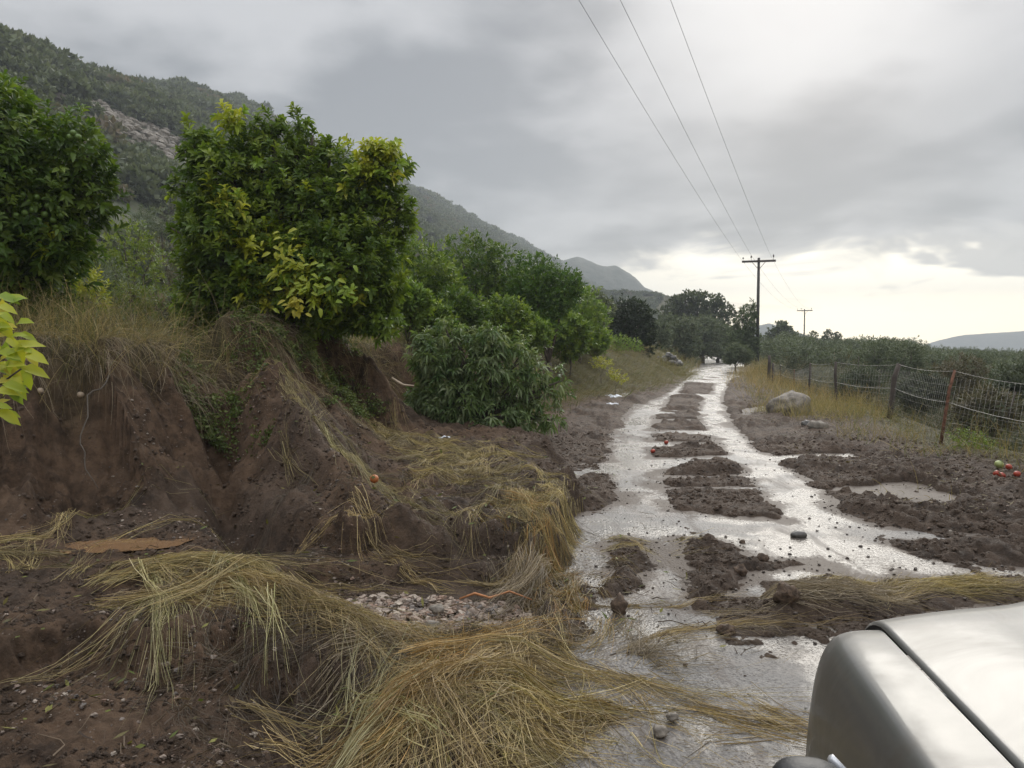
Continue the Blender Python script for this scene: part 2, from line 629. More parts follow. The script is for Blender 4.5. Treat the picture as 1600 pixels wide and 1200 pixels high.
def ground_mat():
    m, nt, bs = base_mat('wet_soil')
    tc = nt.new('ShaderNodeTexCoord').outputs['Object']
    A = lambda k: nt.new('ShaderNodeAttribute', attribute_name=k).outputs['Fac']
    gr, hl, wet = A('grassy'), A('hill'), A('wet')
    big = nt.noise(tc, .9, 4, .6)
    mid = nt.noise(tc, 7, 6, .65)
    fin = nt.noise(tc, 55, 5, .7)
    c = nt.mix(nt.smooth(mid, .32, .7), (.042, .027, .0175), (.158, .100, .062))
    c = nt.mix(nt.math('MULTIPLY', nt.smooth(big, .42, .66), .55), c, (.20, .130, .083))
    c = nt.mix(nt.math('MULTIPLY', wet, .65), c, nt.mix(mid, (.036, .027, .021), (.110, .084, .066)))
    peb = nt.new('ShaderNodeTexVoronoi')
    nt.put(peb, 'Vector', tc)
    peb.inputs['Scale'].default_value = 34
    pm = nt.math('MULTIPLY', nt.smooth(peb.outputs['Distance'], .22, .10), nt.smooth(nt.noise(tc, 9, 3, .6), .52, .66))
    c = nt.mix(nt.math('MULTIPLY', pm, .75), c, nt.mix(fin, (.16, .13, .105), (.40, .35, .30)))
    gc = nt.mix(mid, (.045, .050, .020), (.14, .120, .055))
    c = nt.mix(nt.math('MULTIPLY', gr, nt.smooth(mid, .25, .6, .5, 1.0)), c, gc)
    hn = nt.noise(tc, .22, 6, .7)
    hc = nt.mix(nt.smooth(hn, .4, .6), (.040, .055, .026), (.085, .090, .050))
    rk = nt.smooth(nt.noise(tc, .055, 5, .65), .60, .68)
    hc = nt.mix(nt.math('MULTIPLY', rk, nt.smooth(nt.noise(tc, .6, 4, .7), .42, .55)), hc, (.26, .24, .21))
    c = nt.mix(hl, c, hc)
    nt.put(bs, 'Base Color', c)
    r = nt.mix(wet, (.80, .80, .80), (.58, .58, .58))
    r = nt.mix(nt.smooth(fin, .35, .65), r, (.9, .9, .9))
    nt.put(bs, 'Roughness', r)
    bs.inputs['Specular IOR Level'].default_value = .22
    b = nt.new('ShaderNodeBump')
    b.inputs['Distance'].default_value = .035
    b.inputs['Strength'].default_value = 1.0
    h = nt.math('ADD', nt.math('MULTIPLY', nt.noise(tc, 24, 8, .8), 1.3), nt.math('MULTIPLY', pm, .25))
    nt.put(b, 'Height', h)
    nt.put(bs, 'Normal', b.outputs[0])
    return m


def road_mat():
    m, nt, bs = base_mat('wet_road')
    tc = nt.new('ShaderNodeTexCoord').outputs['Object']
    big = nt.noise(tc, .55, 4, .6, .4)
    mid = nt.noise(tc, 3.2, 6, .65)
    fin = nt.noise(tc, 90, 4, .7)
    grit = nt.new('ShaderNodeTexVoronoi')
    nt.put(grit, 'Vector', tc)
    grit.inputs['Scale'].default_value = 52
    c = nt.mix(fin, (.045, .043, .042), (.14, .132, .127))
    silt = nt.smooth(nt.math('ADD', nt.math('MULTIPLY', big, .6), nt.math('MULTIPLY', mid, .4)), .44, .60)
    silt = nt.math('MULTIPLY', silt, .75)
    c = nt.mix(silt, c, nt.mix(mid, (.13, .107, .088), (.22, .185, .152)))
    crumbs = nt.math('MULTIPLY', nt.smooth(grit.outputs['Distance'], .34, .14), nt.smooth(nt.noise(tc, 5, 4, .7), .42, .60))
    c = nt.mix(nt.math('MULTIPLY', crumbs, .8), c, (.040, .028, .020))
    fl = nt.new('ShaderNodeMapping')
    nt.put(fl, 'Vector', tc)
    fl.inputs['Rotation'].default_value = (0, 0, R(14))
    fl.inputs['Scale'].default_value = (2.6, .5, 1)
    streak = nt.smooth(nt.noise(fl.outputs[0], 1.6, 6, .7, .5), .50, .66)
    c = nt.mix(nt.math('MULTIPLY', streak, .55), c, (.075, .055, .042))
    film = nt.smooth(nt.math('ADD', nt.math('MULTIPLY', nt.noise(tc, 1.3, 4, .6), .5), nt.math('MULTIPLY', big, .5)), .44, .56)
    c = nt.mix(nt.math('MULTIPLY', film, .5), c, (.055, .046, .038))
    sa = nt.new('ShaderNodeAttribute', attribute_name='silt').outputs['Fac']
    sm_ = nt.smooth(nt.math('ADD', sa, nt.math('MULTIPLY', nt.math('SUBTRACT', nt.noise(tc, 22, 6, .75), .5), 1.3)), .38, .72)
    c = nt.mix(nt.math('MULTIPLY', sm_, .9), c, nt.mix(fin, (.040, .029, .021), (.115, .085, .062)))
    nt.put(bs, 'Base Color', c)
    r = nt.mix(film, (.42, .42, .42), (.13, .13, .13))
    r = nt.mix(nt.math('MULTIPLY', crumbs, .9), r, (.8, .8, .8))
    r = nt.mix(nt.math('MULTIPLY', streak, .7), r, (.6, .6, .6))
    r = nt.mix(nt.math('MULTIPLY', sm_, .85), r, (.7, .7, .7))
    nt.put(bs, 'Roughness', r)
    bs.inputs['Specular IOR Level'].default_value = .34
    b = nt.new('ShaderNodeBump')
    b.inputs['Distance'].default_value = .006
    nt.put(b, 'Strength', nt.smooth(film, 0, 1, .95, .45))
    h = nt.math('ADD', nt.math('MULTIPLY', grit.outputs['Distance'], -.9), nt.math('MULTIPLY', nt.noise(tc, 30, 6, .7), 1.1))
    nt.put(b, 'Height', h)
    nt.put(bs, 'Normal', b.outputs[0])
    return m


M = {}
M['ground'] = ground_mat()
M['road'] = road_mat()
M['leaf'] = leaf_mat('citrus_leaf', .42, .36, .35)
M['dull_leaf'] = leaf_mat('dull_leaf', .6, .2, .25)
M['grass'] = leaf_mat('grass_blade', .55, .18, .35)
M['bark'] = simple('bark', (.075, .06, .045), .85, bump=.8, bscale=30)
M['pole_wood'] = simple('tarred_pole', (.05, .045, .04), .8, bump=.5, bscale=60)
M['old_wood'] = simple('old_fence_wood', (.07, .055, .045), .85, bump=.8, bscale=50)
M['rust'] = simple('rusty_steel', (.16, .075, .045), .8, .2, var=.5, scale=14, bump=.5, bscale=80)
M['wire'] = simple('fence_wire', (.34, .33, .30), .5, .5, bump=0)
M['net'] = simple('wire_netting', (.16, .15, .14), .6, .4, bump=0)
M['cable'] = simple('power_cable', (.05, .05, .05), .6, .3, bump=0)
M['ceramic'] = simple('insulator_ceramic', (.07, .05, .045), .3, bump=0)
M['rock'] = simple('pale_limestone', (.19, .165, .135), .75, var=.45, scale=9, bump=.9, bscale=25)
M['dark_rock'] = simple('dark_wet_stone', (.075, .068, .06), .4, var=.35, scale=12, bump=.7, bscale=30)
M['clod'] = simple('mud_clod', (.098, .067, .046), .7, var=.5, scale=25, bump=1, bscale=60, spec=.3)
M['gravel'] = leaf_mat('gravel_stone', .6, 0, .5)
M['tomato'] = simple('red_fruit', (.33, .045, .022), .35, var=.25, scale=20, bump=0)
M['green_fruit'] = simple('green_citrus_fruit', (.10, .17, .03), .4, var=.25, scale=30, bump=.3, bscale=200)
M['pale_green'] = simple('pale_green_fruit', (.30, .34, .12), .35, var=.15, bump=0)
M['orange'] = simple('orange_fruit', (.38, .12, .03), .4, var=.15, bump=.3, bscale=150)
M['root'] = simple('orange_root', (.36, .15, .055), .7, bump=.5)
M['pale_root'] = simple('pale_root', (.36, .28, .20), .7, bump=.5)
M['rag'] = simple('white_plastic', (.70, .72, .76), .4, var=.1, bump=.4, bscale=20)
M['scrub_core'] = simple('scrub_inside', (.020, .025, .012), .9, bump=0)


def puddle_mat():
    m, nt, bs = base_mat('muddy_water')
    tc = nt.new('ShaderNodeTexCoord').outputs['Object']
    nt.put(bs, 'Base Color', nt.mix(nt.noise(tc, 6, 3, .6), (.17, .10, .05), (.22, .13, .07)))
    bs.inputs['Roughness'].default_value = .06
    return m


M['puddle'] = puddle_mat()


# ------------------------------------------------------------------ ground mesh (finest near the camera, coarser with distance)
def build_ground():
    a1 = np.arange(-48, 48.01, 0.19)
    a2 = np.arange(52, 308, 4.0)
    ang = np.radians(np.concatenate([a1, a2]))
    rr = [0.25]
    while rr[-1] < 1290:
        r = rr[-1]
        k = 1.0032 if 4 < r < 13 else 1.0065 if r < 60 else (1.012 if r < 400 else 1.03)
        if r < 1.0:
            k = 1.05
        rr.append(r * k)
    rr = np.array(rr)
    RR, AA = np.meshgrid(rr, ang, indexing='ij')
    x = RR * np.sin(AA)
    y = RR * np.cos(AA)
    z, d, u, ua, mud, grassy, inroad, steep = terrain(x.ravel(), y.ravel())
    V = np.stack([x.ravel(), y.ravel(), z], 1)
    nr, na = RR.shape
    i = np.arange(nr - 1)[:, None]
    j = np.arange(na)[None, :]
    j2 = (j + 1) % na
    q = np.stack([i * na + j, (i + 1) * na + j, (i + 1) * na + j2, i * na + j2], -1).reshape(-1, 4)[:, ::-1]
    V = np.concatenate([V, [[0, 0, tz(0, 0)]]])
    c = len(V) - 1
    jj = np.arange(na)
    tri = np.stack([jj, (jj + 1) % na, np.full(na, c)], 1)[:, ::-1]
    ap = lambda a, v=0.0: np.append(a, v)
    hill = np.clip(sst(-ua, 20, 40) + sst(ua, 14, 30), 0, 1)
    wet = np.clip(sst(u, -3.4, -2.0) * (1 - sst(u, 4.5, 6)) * (d < 0.2), 0, 1)
    xn, yn = x.ravel(), y.ravel()
    wet = np.maximum(wet, .75 * (d < .1) * (d > -2.5) * sst(gn(xn * .7, yn * .7, 90), -.1, .4))
    o = mesh('ground', V, [q, tri], M['ground'], attrs={'grassy': ap(grassy), 'hill': ap(hill), 'wet': ap(wet)})
    tag(o, kind='structure')


build_ground()


def build_road():
    ys = np.concatenate([np.arange(-6, 3, .25), np.arange(3, 24, .07), np.arange(24, 40, .25), np.arange(40, 170, 1.0)])
    xs = road_x(ys)
    dx = np.gradient(xs, ys)
    nrm = np.stack([np.ones_like(dx), -dx], 1) / np.hypot(1, dx)[:, None]
    us0 = np.linspace(-1, 1, 96)
    V = []
    for k, (X, Y) in enumerate(zip(xs, ys)):
        sc_ = 1.0 if Y < 20 else 1.0 - .25 * min(1, (Y - 20) / 10)
        le = -(1.62 + 1.18 * float(sst(Y, 6.5, 11)))
        for uu in np.where(us0 < 0, -us0 * le, us0 * 3.9):
            V.append((X + nrm[k, 0] * uu * sc_, Y + nrm[k, 1] * uu * sc_, 0.0))
    n = len(us0)
    i = np.arange(len(ys) - 1)[:, None]
    j = np.arange(n - 1)[None, :]
    q = np.stack([i * n + j, i * n + j + 1, (i + 1) * n + j + 1, (i + 1) * n + j], -1).reshape(-1, 4)
    V = np.array(V)
    qd = np.full(len(V), 9.0)
    nr_ = V[:, 1] < 45
    for (P, h, sf) in MUD:
        qd[nr_] = np.minimum(qd[nr_], poly_sdf(V[nr_, 0], V[nr_, 1], P))
    qd += .10 * fbm(V[:, 0] * 2.5, V[:, 1] * 2.5, 4, 151)
    silt = np.exp(-np.clip(qd, 0, None) / .22) * .9 + .35 * sst(fbm(V[:, 0] * 1.6, V[:, 1] * .8, 4, 152), .1, .6)
    o = mesh('road', V, q, M['road'], attrs={'silt': silt})
    tag(o, kind='structure')


build_road()


# far hills ----------------------------------------------------------
def far_hill(name, x0, x1, yc, prof, depth, seed):
    n, k = 120, 26
    xs = np.linspace(x0, x1, n)
    ts = np.linspace(-1, 1, k)
    X, T = np.meshgrid(xs, ts)
    top = np.interp(X, [p[0] for p in prof], [p[1] for p in prof])
    Z = -30 + (top + 30) * (np.cos(T * np.pi / 2) ** 0.8) + top * .05 * fbm(X / 60, T * depth / 60, 5, seed)
    V = np.stack([X.ravel(), (yc + T * depth).ravel(), Z.ravel()], 1)
    i = np.arange(k - 1)[:, None]
    j = np.arange(n - 1)[None, :]
    q = np.stack([i * n + j, i * n + j + 1, (i + 1) * n + j + 1, (i + 1) * n + j], -1).reshape(-1, 4)
    o = mesh(name, V, q, M['hill'])
    tag(o, kind='structure')


def hill_mat():
    m, nt, bs = base_mat('far_hillside')
    tc = nt.new('ShaderNodeTexCoord').outputs['Object']
    c = nt.mix(nt.smooth(nt.noise(tc, .08, 6, .7), .4, .6), (.035, .045, .025), (.085, .088, .06))
    nt.put(bs, 'Base Color', c)
    bs.inputs['Roughness'].default_value = .9
    b = nt.new('ShaderNodeBump')
    b.inputs['Distance'].default_value = 3
    nt.put(b, 'Height', nt.noise(tc, .15, 6, .7))
    nt.put(bs, 'Normal', b.outputs[0])
    return m


M['hill'] = hill_mat()
p = lambda px, py, y: (D(px, py, y)[0], D(px, py, y)[2])
far_hill('hills', p(780, 480, 760)[0], p(1080, 520, 760)[0], 760,
         [p(780, 425, 760), p(900, 406, 760), p(930, 412, 760), p(960, 415, 760), p(985, 430, 760), p(1000, 448, 760), p(1012, 455, 760), p(1036, 478, 760), p(1060, 510, 760), p(1080, 535, 760)], 120, 5)
far_hill('hills', p(1130, 500, 1000)[0], p(1330, 500, 1000)[0], 1000,
         [p(1130, 530, 1000), p(1170, 512, 1000), p(1200, 506, 1000), p(1230, 515, 1000), p(1255, 524, 1000), p(1330, 545, 1000)], 120, 6)
far_hill('hills', p(1440, 500, 1250)[0], p(2300, 500, 1250)[0], 1250,
         [p(1440, 546, 1250), p(1480, 530, 1250), p(1510, 523, 1250), p(1560, 520, 1250), p(1640, 514, 1250), p(1900, 500, 1250), p(2300, 545, 1250)], 130, 7)


# ------------------------------------------------------------------ foliage tools
def norm(a):
    return a / np.maximum(np.linalg.norm(a, axis=-1, keepdims=True), 1e-9)


def perp(a, r=None):
    r = rng.normal(size=a.shape) if r is None else r
    return norm(r - (r * a).sum(-1, keepdims=True) * a)


def leaf_geo(base, dirv, nrmv, L, W, col, full=True, droop=.25):
    """folded, curved leaves. full: 8 triangles, else 2"""
    n = len(base)
    dirv = norm(dirv)
    side = norm(np.cross(dirv, nrmv))
    up = norm(np.cross(side, dirv))
    L = np.broadcast_to(np.asarray(L, float), (n,))[:, None]
    W = np.broadcast_to(np.asarray(W, float), (n,))[:, None]
    if full:
        dn = np.array([0, 0, -1.0])
        p0 = base
        m1 = base + dirv * L * .33 + up * L * .03
        m2 = base + dirv * L * .70 + dn * L * droop * .35
        tip = base + dirv * L + dn * L * droop
        l1, r1 = m1 + side * W * .46 + up * W * .22, m1 - side * W * .46 + up * W * .22
        l2, r2 = m2 + side * W * .40 + up * W * .18, m2 - side * W * .40 + up * W * .18
        V = np.stack([p0, l1, m1, r1, l2, m2, r2, tip], 1).reshape(-1, 3)
        b = (np.arange(n) * 8)[:, None]
        T = np.concatenate([b + [0, 2, 1], b + [0, 3, 2], b + [4, 5, 7], b + [5, 6, 7]])
        Q = np.concatenate([b + [1, 2, 5, 4], b + [2, 3, 6, 5]])
        C = np.repeat(col, 8, 0)
        return V, T, Q, C
    l, r = base + dirv * L * .45 + side * W * .5, base + dirv * L * .45 - side * W * .5
    tip = base + dirv * L
    V = np.stack([base, l, tip, r], 1).reshape(-1, 3)
    b = (np.arange(n) * 4)[:, None]
    Q = b + [0, 1, 2, 3]
    return V, np.zeros((0, 3), int), Q, np.repeat(col, 4, 0)


def shoots(blobs, n, inner=.55, lump=.17):
    """points and outward directions through the outer part of a union of ellipsoids"""
    B = np.array(blobs, float)
    w = B[:, 3] * B[:, 4] + B[:, 5] * B[:, 3]
    P, N = [], []
    tot = 0
    while tot < n:
        k = rng.choice(len(B), n, p=w / w.sum())
        dr = norm(rng.normal(size=(n, 3)))
        rad = inner + (1 - inner) * rng.random(n) ** .45
        rad = rad * (1 + lump * rng.normal(size=n)) * (1 + .16 * np.sin(dr[:, 0] * 5.1 + k * 1.7) * np.sin(dr[:, 2] * 6.3 + k) )
        c, r = B[k, :3], B[k, 3:6]
        pos = c + dr * r * rad[:, None]
        ok = np.ones(n, bool)
        for q in B:
            ok &= ~((((pos - q[:3]) / q[3:6]) ** 2).sum(1) < inner ** 2)
        P.append(pos[ok])
        N.append(norm(dr / r)[ok])
        tot += ok.sum()
    return np.concatenate(P)[:n], np.concatenate(N)[:n]


def shoot_leaves(P, N, k, L, W, colfn, slen=.14, full=True, upb=.35, spread=(35, 80), droop=.25, jit=.5):
    n = len(P)
    ax = norm(N * .7 + np.array([0, 0, upb]) + jit * rng.normal(size=(n, 3)) * .6)
    a1 = perp(ax)
    a2 = np.cross(ax, a1)
    out = []
    cs = colfn(P, N, n)
    for j in range(k):
        ph = j * 2.4 + rng.random(n) * .8
        th = np.radians(spread[0] + (spread[1] - spread[0]) * rng.random(n)) * (1.15 - .5 * j / k)
        rad = a1 * np.cos(ph)[:, None] + a2 * np.sin(ph)[:, None]
        dv_ = ax * np.cos(th)[:, None] + rad * np.sin(th)[:, None]
        nv = ax * np.sin(th)[:, None] - rad * np.cos(th)[:, None] + .2 * rng.normal(size=(n, 3))
        b = P + ax * (slen * j / k)
        l = L * (.65 + .6 * rng.random(n))
        c = cs * (.8 + .4 * rng.random((n, 1)))
        out.append(leaf_geo(b, dv_, nv, l, l * W * (.8 + .4 * rng.random(n)), c, full, droop))
    return merge(out)


def merge(parts):
    V, T, Q, C = [], [], [], []
    o = 0
    for v, t, q, c in parts:
        V.append(v)
        T.append(t + o)
        Q.append(q + o)
        C.append(c)
        o += len(v)
    return np.concatenate(V), np.concatenate(T), np.concatenate(Q), np.concatenate(C)


def pal(*cols):
    A = np.array(cols, float)

    def f(P, N, n):
        i = rng.integers(0, len(A), n)
        j = rng.integers(0, len(A), n)
        t = rng.random((n, 1))
        return A[i] * (1 - t) + A[j] * t
    return f


def tube(pts, rad, sides=7, cap=True):
    """tapered tube along points -> V, Q, T"""
    pts = np.asarray(pts, float)
    n = len(pts)
    rad = np.broadcast_to(np.asarray(rad, float), (n,))
    tg = norm(np.gradient(pts, axis=0))
    ref = np.array([0, 0, 1.0]) if abs(tg[0][2]) < .9 else np.array([1.0, 0, 0])
    V = []
    for i in range(n):
        a = norm(np.cross(tg[i], ref))
        b = np.cross(tg[i], a)
        th = np.arange(sides) * 2 * np.pi / sides
        V.append(pts[i] + rad[i] * (np.cos(th)[:, None] * a + np.sin(th)[:, None] * b))
    V = np.concatenate(V)
    i = np.arange(n - 1)[:, None]
    j = np.arange(sides)[None, :]
    j2 = (j + 1) % sides
    Q = np.stack([i * sides + j, i * sides + j2, (i + 1) * sides + j2, (i + 1) * sides + j], -1).reshape(-1, 4)
    T = np.zeros((0, 3), int)
    if cap:
        V = np.concatenate([V, pts[:1], pts[-1:]])
        c0, c1 = n * sides, n * sides + 1
        jj = np.arange(sides)
        T = np.concatenate([np.stack([(jj + 1) % sides, jj, np.full(sides, c0)], 1),
                            np.stack([(n - 1) * sides + jj, (n - 1) * sides + (jj + 1) % sides, np.full(sides, c1)], 1)])
    return V, T, Q


def tubes(lst):
    V, T, Q = [], [], []
    o = 0
    for pts, rad, s in lst:
        v, t, q = tube(pts, rad, s)
        V.append(v)
        T.append(t + o)
        Q.append(q + o)
        o += len(v)
    return np.concatenate(V), [np.concatenate(T), np.concatenate(Q)]


def limbs(base, blobs, r0, fork=.35, seed=0):
    """trunk with limbs reaching into the crown blobs (local coordinates)"""
    g = np.random.default_rng(seed)
    base = np.asarray(base, float)
    B = np.array(blobs, float)
    cen = B[:, :3].mean(0)
    fk = base + (cen - base) * fork + np.array([g.normal() * .05, g.normal() * .05, 0])
    L = [([base - [0, 0, .15], base * .5 + fk * .5 + g.normal(size=3) * .04 * r0 * 10, fk], [r0 * 1.25, r0, r0 * .8], 8)]
    for b in B:
        tgt = b[:3] + g.normal(size=3) * .15 * b[3]
        mid = fk * .5 + tgt * .5 + g.normal(size=3) * .12 * b[3] + [0, 0, .05]
        L.append(([fk, mid, tgt, tgt + (tgt - mid) * .12], [r0 * .55, r0 * .38, r0 * .2, r0 * .06], 6))
        for q in range(2):
            e = tgt + norm(g.normal(size=3)) * b[3:6] * .6
            L.append(([mid, mid * .5 + e * .5 + g.normal(size=3) * .05, e], [r0 * .22, r0 * .13, r0 * .03], 5))
    return tubes(L)


CITRUS = pal((.065, .115, .018), (.115, .18, .026), (.16, .23, .032), (.085, .14, .022), (.21, .27, .036))
CITRUS_DK = pal((.048, .092, .017), (.07, .125, .02), (.10, .16, .026), (.14, .195, .03))
YEL = pal((.34, .38, .035), (.26, .34, .035), (.42, .42, .045), (.18, .28, .03))
OLIVE = pal((.085, .110, .060), (.12, .145, .085), (.15, .17, .105), (.07, .09, .045))
OAK = pal((.060, .078, .036), (.085, .105, .048), (.07, .09, .04))
LIME = pal((.15, .23, .04), (.20, .27, .05), (.11, .18, .035))


def tree(name, px, py_base, y, blobs_px, label, cat, group=None, colfn=CITRUS, nshoot=500, k=7, L=.085, W=.42, full=True,
         yellow=None, base_z=None, r0=.07, depth=.9, mat='leaf', trunk=True, base_px=None, slen=.12, inner=.55, upb=.35, droop=.25):
    """a tree whose crown lumps are measured from the photo at distance y"""
    x0 = D(px if base_px is None else base_px, 540, y)[0]
    gz = tz(x0, y) if base_z is None else base_z
    root = empty(name, (x0, y, gz), label, cat, group)
    o = np.array([x0, y, gz])
    B = []
    for i, b in enumerate(blobs_px):
        c = D(b[0], b[1], y) - o
        r = b[2] / 1150.0 * y
        rz = (b[3] if len(b) > 3 else b[2]) / 1150.0 * y
        off = ((i * 0.618) % 1 - .5) * 1.1 * r * depth
        B.append((c[0], off, c[2], r, r * depth, rz))
    P, N = shoots(B, nshoot, inner)
    parts = [shoot_leaves(P, N, k, L, W, colfn, slen, full, upb, droop=droop)]
    if yellow:
        for (bx, by, br, cnt) in yellow:
            c = D(bx, by, y) - o
            r = br / 1150.0 * y
            # on the crown's near surface
            front = min([b[1] - b[4] * math.sqrt(max(0.05, 1 - ((c[0] - b[0]) / b[3]) ** 2 - ((c[2] - b[2]) / b[5]) ** 2)) for b in B])
            P2 = np.array([c[0], front + .12, c[2]]) + rng.normal(size=(cnt, 3)) * [r * .5, .12, r * .5]
            N2 = norm(np.array([0, -1, .25]) + .6 * rng.normal(size=(cnt, 3)))
            parts.append(shoot_leaves(P2, N2, k, L * 1.15, W, YEL, slen, full, upb, droop=droop + .1))
    V, T, Q, C = merge(parts)
    mesh('crown', V, [T, Q], M[mat], root, C)
    if trunk:
        V, Fs = limbs((0, 0, 0), B, r0, seed=int(px) % 97)
        mesh('trunk', V, Fs, M['bark'], root)
    return root, B


def sphere(c, r, n=10, m=7, sq=(1, 1, 1)):
    V = []
    for i in range(m + 1):
        th = math.pi * i / m
        for j in range(n):
            ph = 2 * math.pi * j / n
            V.append((c[0] + r * sq[0] * math.sin(th) * math.cos(ph), c[1] + r * sq[1] * math.sin(th) * math.sin(ph), c[2] + r * sq[2] * math.cos(th)))
    Q = [(i * n + j, (i + 1) * n + j, (i + 1) * n + (j + 1) % n, i * n + (j + 1) % n) for i in range(m) for j in range(n)]
    return np.array(V), np.array(Q)


# ---- the big citrus tree in the middle of the left half
root_main, Bm = tree('citrus_tree', 455, 540, 10.3,
                     [(362, 290, 46), (432, 262, 50), (368, 375, 66), (480, 330, 84), (552, 340, 50), (540, 420, 62), (430, 440, 82),
                      (350, 455, 50), (565, 480, 44), (465, 205, 12, 30), (306, 232, 14, 34), (342, 235, 16, 28), (400, 215, 18, 28), (425, 205, 10, 22), (515, 258, 18, 32), (600, 395, 26), (312, 330, 22, 30), (306, 410, 20, 28),
                      (592, 290, 20, 34), (622, 262, 12, 20), (624, 325, 16, 24), (630, 360, 14, 20), (284, 290, 10, 22), (284, 365, 12, 18), (546, 268, 10, 22), (486, 225, 8, 20), (328, 262, 24),
                      (330, 505, 40, 28), (400, 505, 44, 32), (480, 505, 50, 30), (590, 505, 30), (612, 450, 18, 24), (292, 470, 14, 18)],
                     'large dense green citrus tree with yellow leaf clusters on the eroded bank', 'citrus tree', nshoot=4300, k=10, L=.118, W=.38, upb=.75,
                     yellow=[(440, 385, 26, 50), (470, 440, 38, 80), (520, 455, 34, 60), (400, 395, 30, 36), (385, 345, 26, 18), (420, 470, 24, 20), (360, 345, 24, 10), (455, 480, 16, 10), (585, 285, 32, 70), (615, 252, 14, 20), (590, 250, 20, 24), (375, 200, 18, 20), (390, 480, 30, 14), (560, 470, 16, 10), (430, 300, 60, 12)],
                     r0=.10, inner=.5)
# the individually visible larger yellow leaves are parts of their own
def single_leaf_mesh(nm, L, W, col, seed):
    g = np.random.default_rng(seed)
    V, T, Q, C = leaf_geo(np.zeros((1, 3)), np.array([[0, 1, .0]]), np.array([[0, 0, 1.0]]), L, W, np.array([col]), True, .15 + .25 * g.random())
    o = mesh(nm, V, [T, Q], M['leaf'], None, C)
    return o


lp = [single_leaf_mesh('leaf', .12, .055, c, i) for i, c in enumerate([(.38, .40, .04), (.30, .36, .035), (.22, .31, .035), (.44, .40, .05)])]
from mathutils import Matrix
def place_leaf(proto, parent, pos, dirv, nrmv, s):
    c = proto.copy()
    COL.objects.link(c)
    c.parent = parent
    yv = Vector(dirv).normalized()
    xv = yv.cross(Vector(nrmv)).normalized()
    zv = xv.cross(yv)
    m = Matrix((xv, yv, zv)).transposed().to_4x4()
    m.translation = Vector(pos)
    c.matrix_local = m @ Matrix.Scale(s, 4)
    return c


o = np.array(root_main.location)
for k in range(110):
    bx, by, sp = [(445, 390, 30), (475, 440, 34), (530, 455, 34), (465, 475, 14)][k % 4]
    c = D(bx + random.gauss(0, sp * .6), by + random.gauss(0, sp * .45), 9.05) - o
    a = random.uniform(0, 6.28)
    place_leaf(lp[k % 4], root_main, c, (math.cos(a), -.5, math.sin(a) * .5 - .45), (random.gauss(0, .3), -1, .7), random.uniform(.7, 1.1))

# ---- the dark fruiting tree at the left edge
root_l, Bl = tree('citrus_tree', 20, 540, 8.6,
                  [(0, 235, 88), (70, 262, 72), (128, 235, 34), (128, 300, 42), (40, 345, 95), (88, 385, 48), (10, 420, 80), (-90, 300, 150), (-60, 420, 110), (0, 160, 34)],
                  'dark citrus tree with green fruit at the left edge', 'citrus tree', colfn=CITRUS_DK, nshoot=3200, k=9, L=.11, W=.38, upb=.6, r0=.10, base_z=1.7,
                  yellow=[(10, 260, 14, 4), (110, 395, 20, 5), (15, 180, 16, 5)])
V, Q = sphere((0, 0, 0), .036)
fr0 = mesh('fruit', V, Q, M['green_fruit'], root_l)
o = np.array(root_l.location)
fpos = [(10, 170), (12, 178), (15, 155), (55, 245), (85, 255), (35, 220), (150, 222), (158, 228), (145, 228), (100, 320), (118, 322), (85, 318), (125, 335), (130, 345),
        (110, 345), (118, 352), (98, 340), (90, 345), (122, 300), (60, 330), (30, 300), (20, 250), (70, 225), (5, 210), (112, 332), (80, 350), (104, 355), (8, 350), (40, 280)]
for i, (a, b) in enumerate(fpos):
    c = D(a, b, 8.6) - o
    f = fr0 if i == 0 else fr0.copy()
    if i:
        COL.objects.link(f)
        f.parent = root_l
    front = min([q[1] - q[4] * math.sqrt(max(0.02, 1 - ((c[0] - q[0]) / q[3]) ** 2 - ((c[2] - q[2]) / q[5]) ** 2)) for q in Bl])
    f.location = (c[0] * (1 + front / 8.6), front + .05, c[2])

# ---- trees and shrubs further back on the left
tree('citrus_tree', 205, 500, 21, [(205, 385, 38), (175, 400, 26), (235, 405, 28), (205, 430, 40), (215, 365, 18)],
     'yellow green citrus tree between the two dark trees on the terrace', 'citrus tree', colfn=pal((.10, .15, .025), (.18, .22, .03), (.13, .18, .03)), nshoot=420, k=6, L=.11, full=False, r0=.06)
tree('yellow_bush', 125, 500, 13, [(128, 430, 26, 34), (110, 465, 26), (150, 470, 22)],
     'bright yellow green bush right of the fruiting tree', 'bush', colfn=pal((.24, .27, .03), (.18, .22, .03), (.3, .3, .03)), nshoot=260, k=6, L=.09, full=False, r0=.03)
tree('grey_shrub', 180, 500, 15, [(175, 445, 34, 26), (150, 450, 22)], 'grey green feathery shrub behind the bank grass', 'shrub', colfn=OLIVE, nshoot=240, k=8, L=.10, W=.18, full=False, r0=.02, mat='dull_leaf')
tree('olive_tree', 255, 500, 46, [(255, 352, 34, 22), (225, 355, 22, 18), (285, 358, 24, 20)],
     'grey olive tree at the foot of the hillside', 'olive tree', colfn=OLIVE, nshoot=350, k=7, L=.22, W=.25, full=False, r0=.12, mat='dull_leaf')
tree('bare_bush', 268, 500, 24, [(265, 412, 26, 30), (285, 430, 24)], 'brownish twiggy bush left of the large citrus tree', 'bush',
     colfn=pal((.12, .095, .06), (.10, .10, .05), (.08, .075, .045)), nshoot=260, k=6, L=.14, W=.15, full=False, r0=.03, mat='dull_leaf')
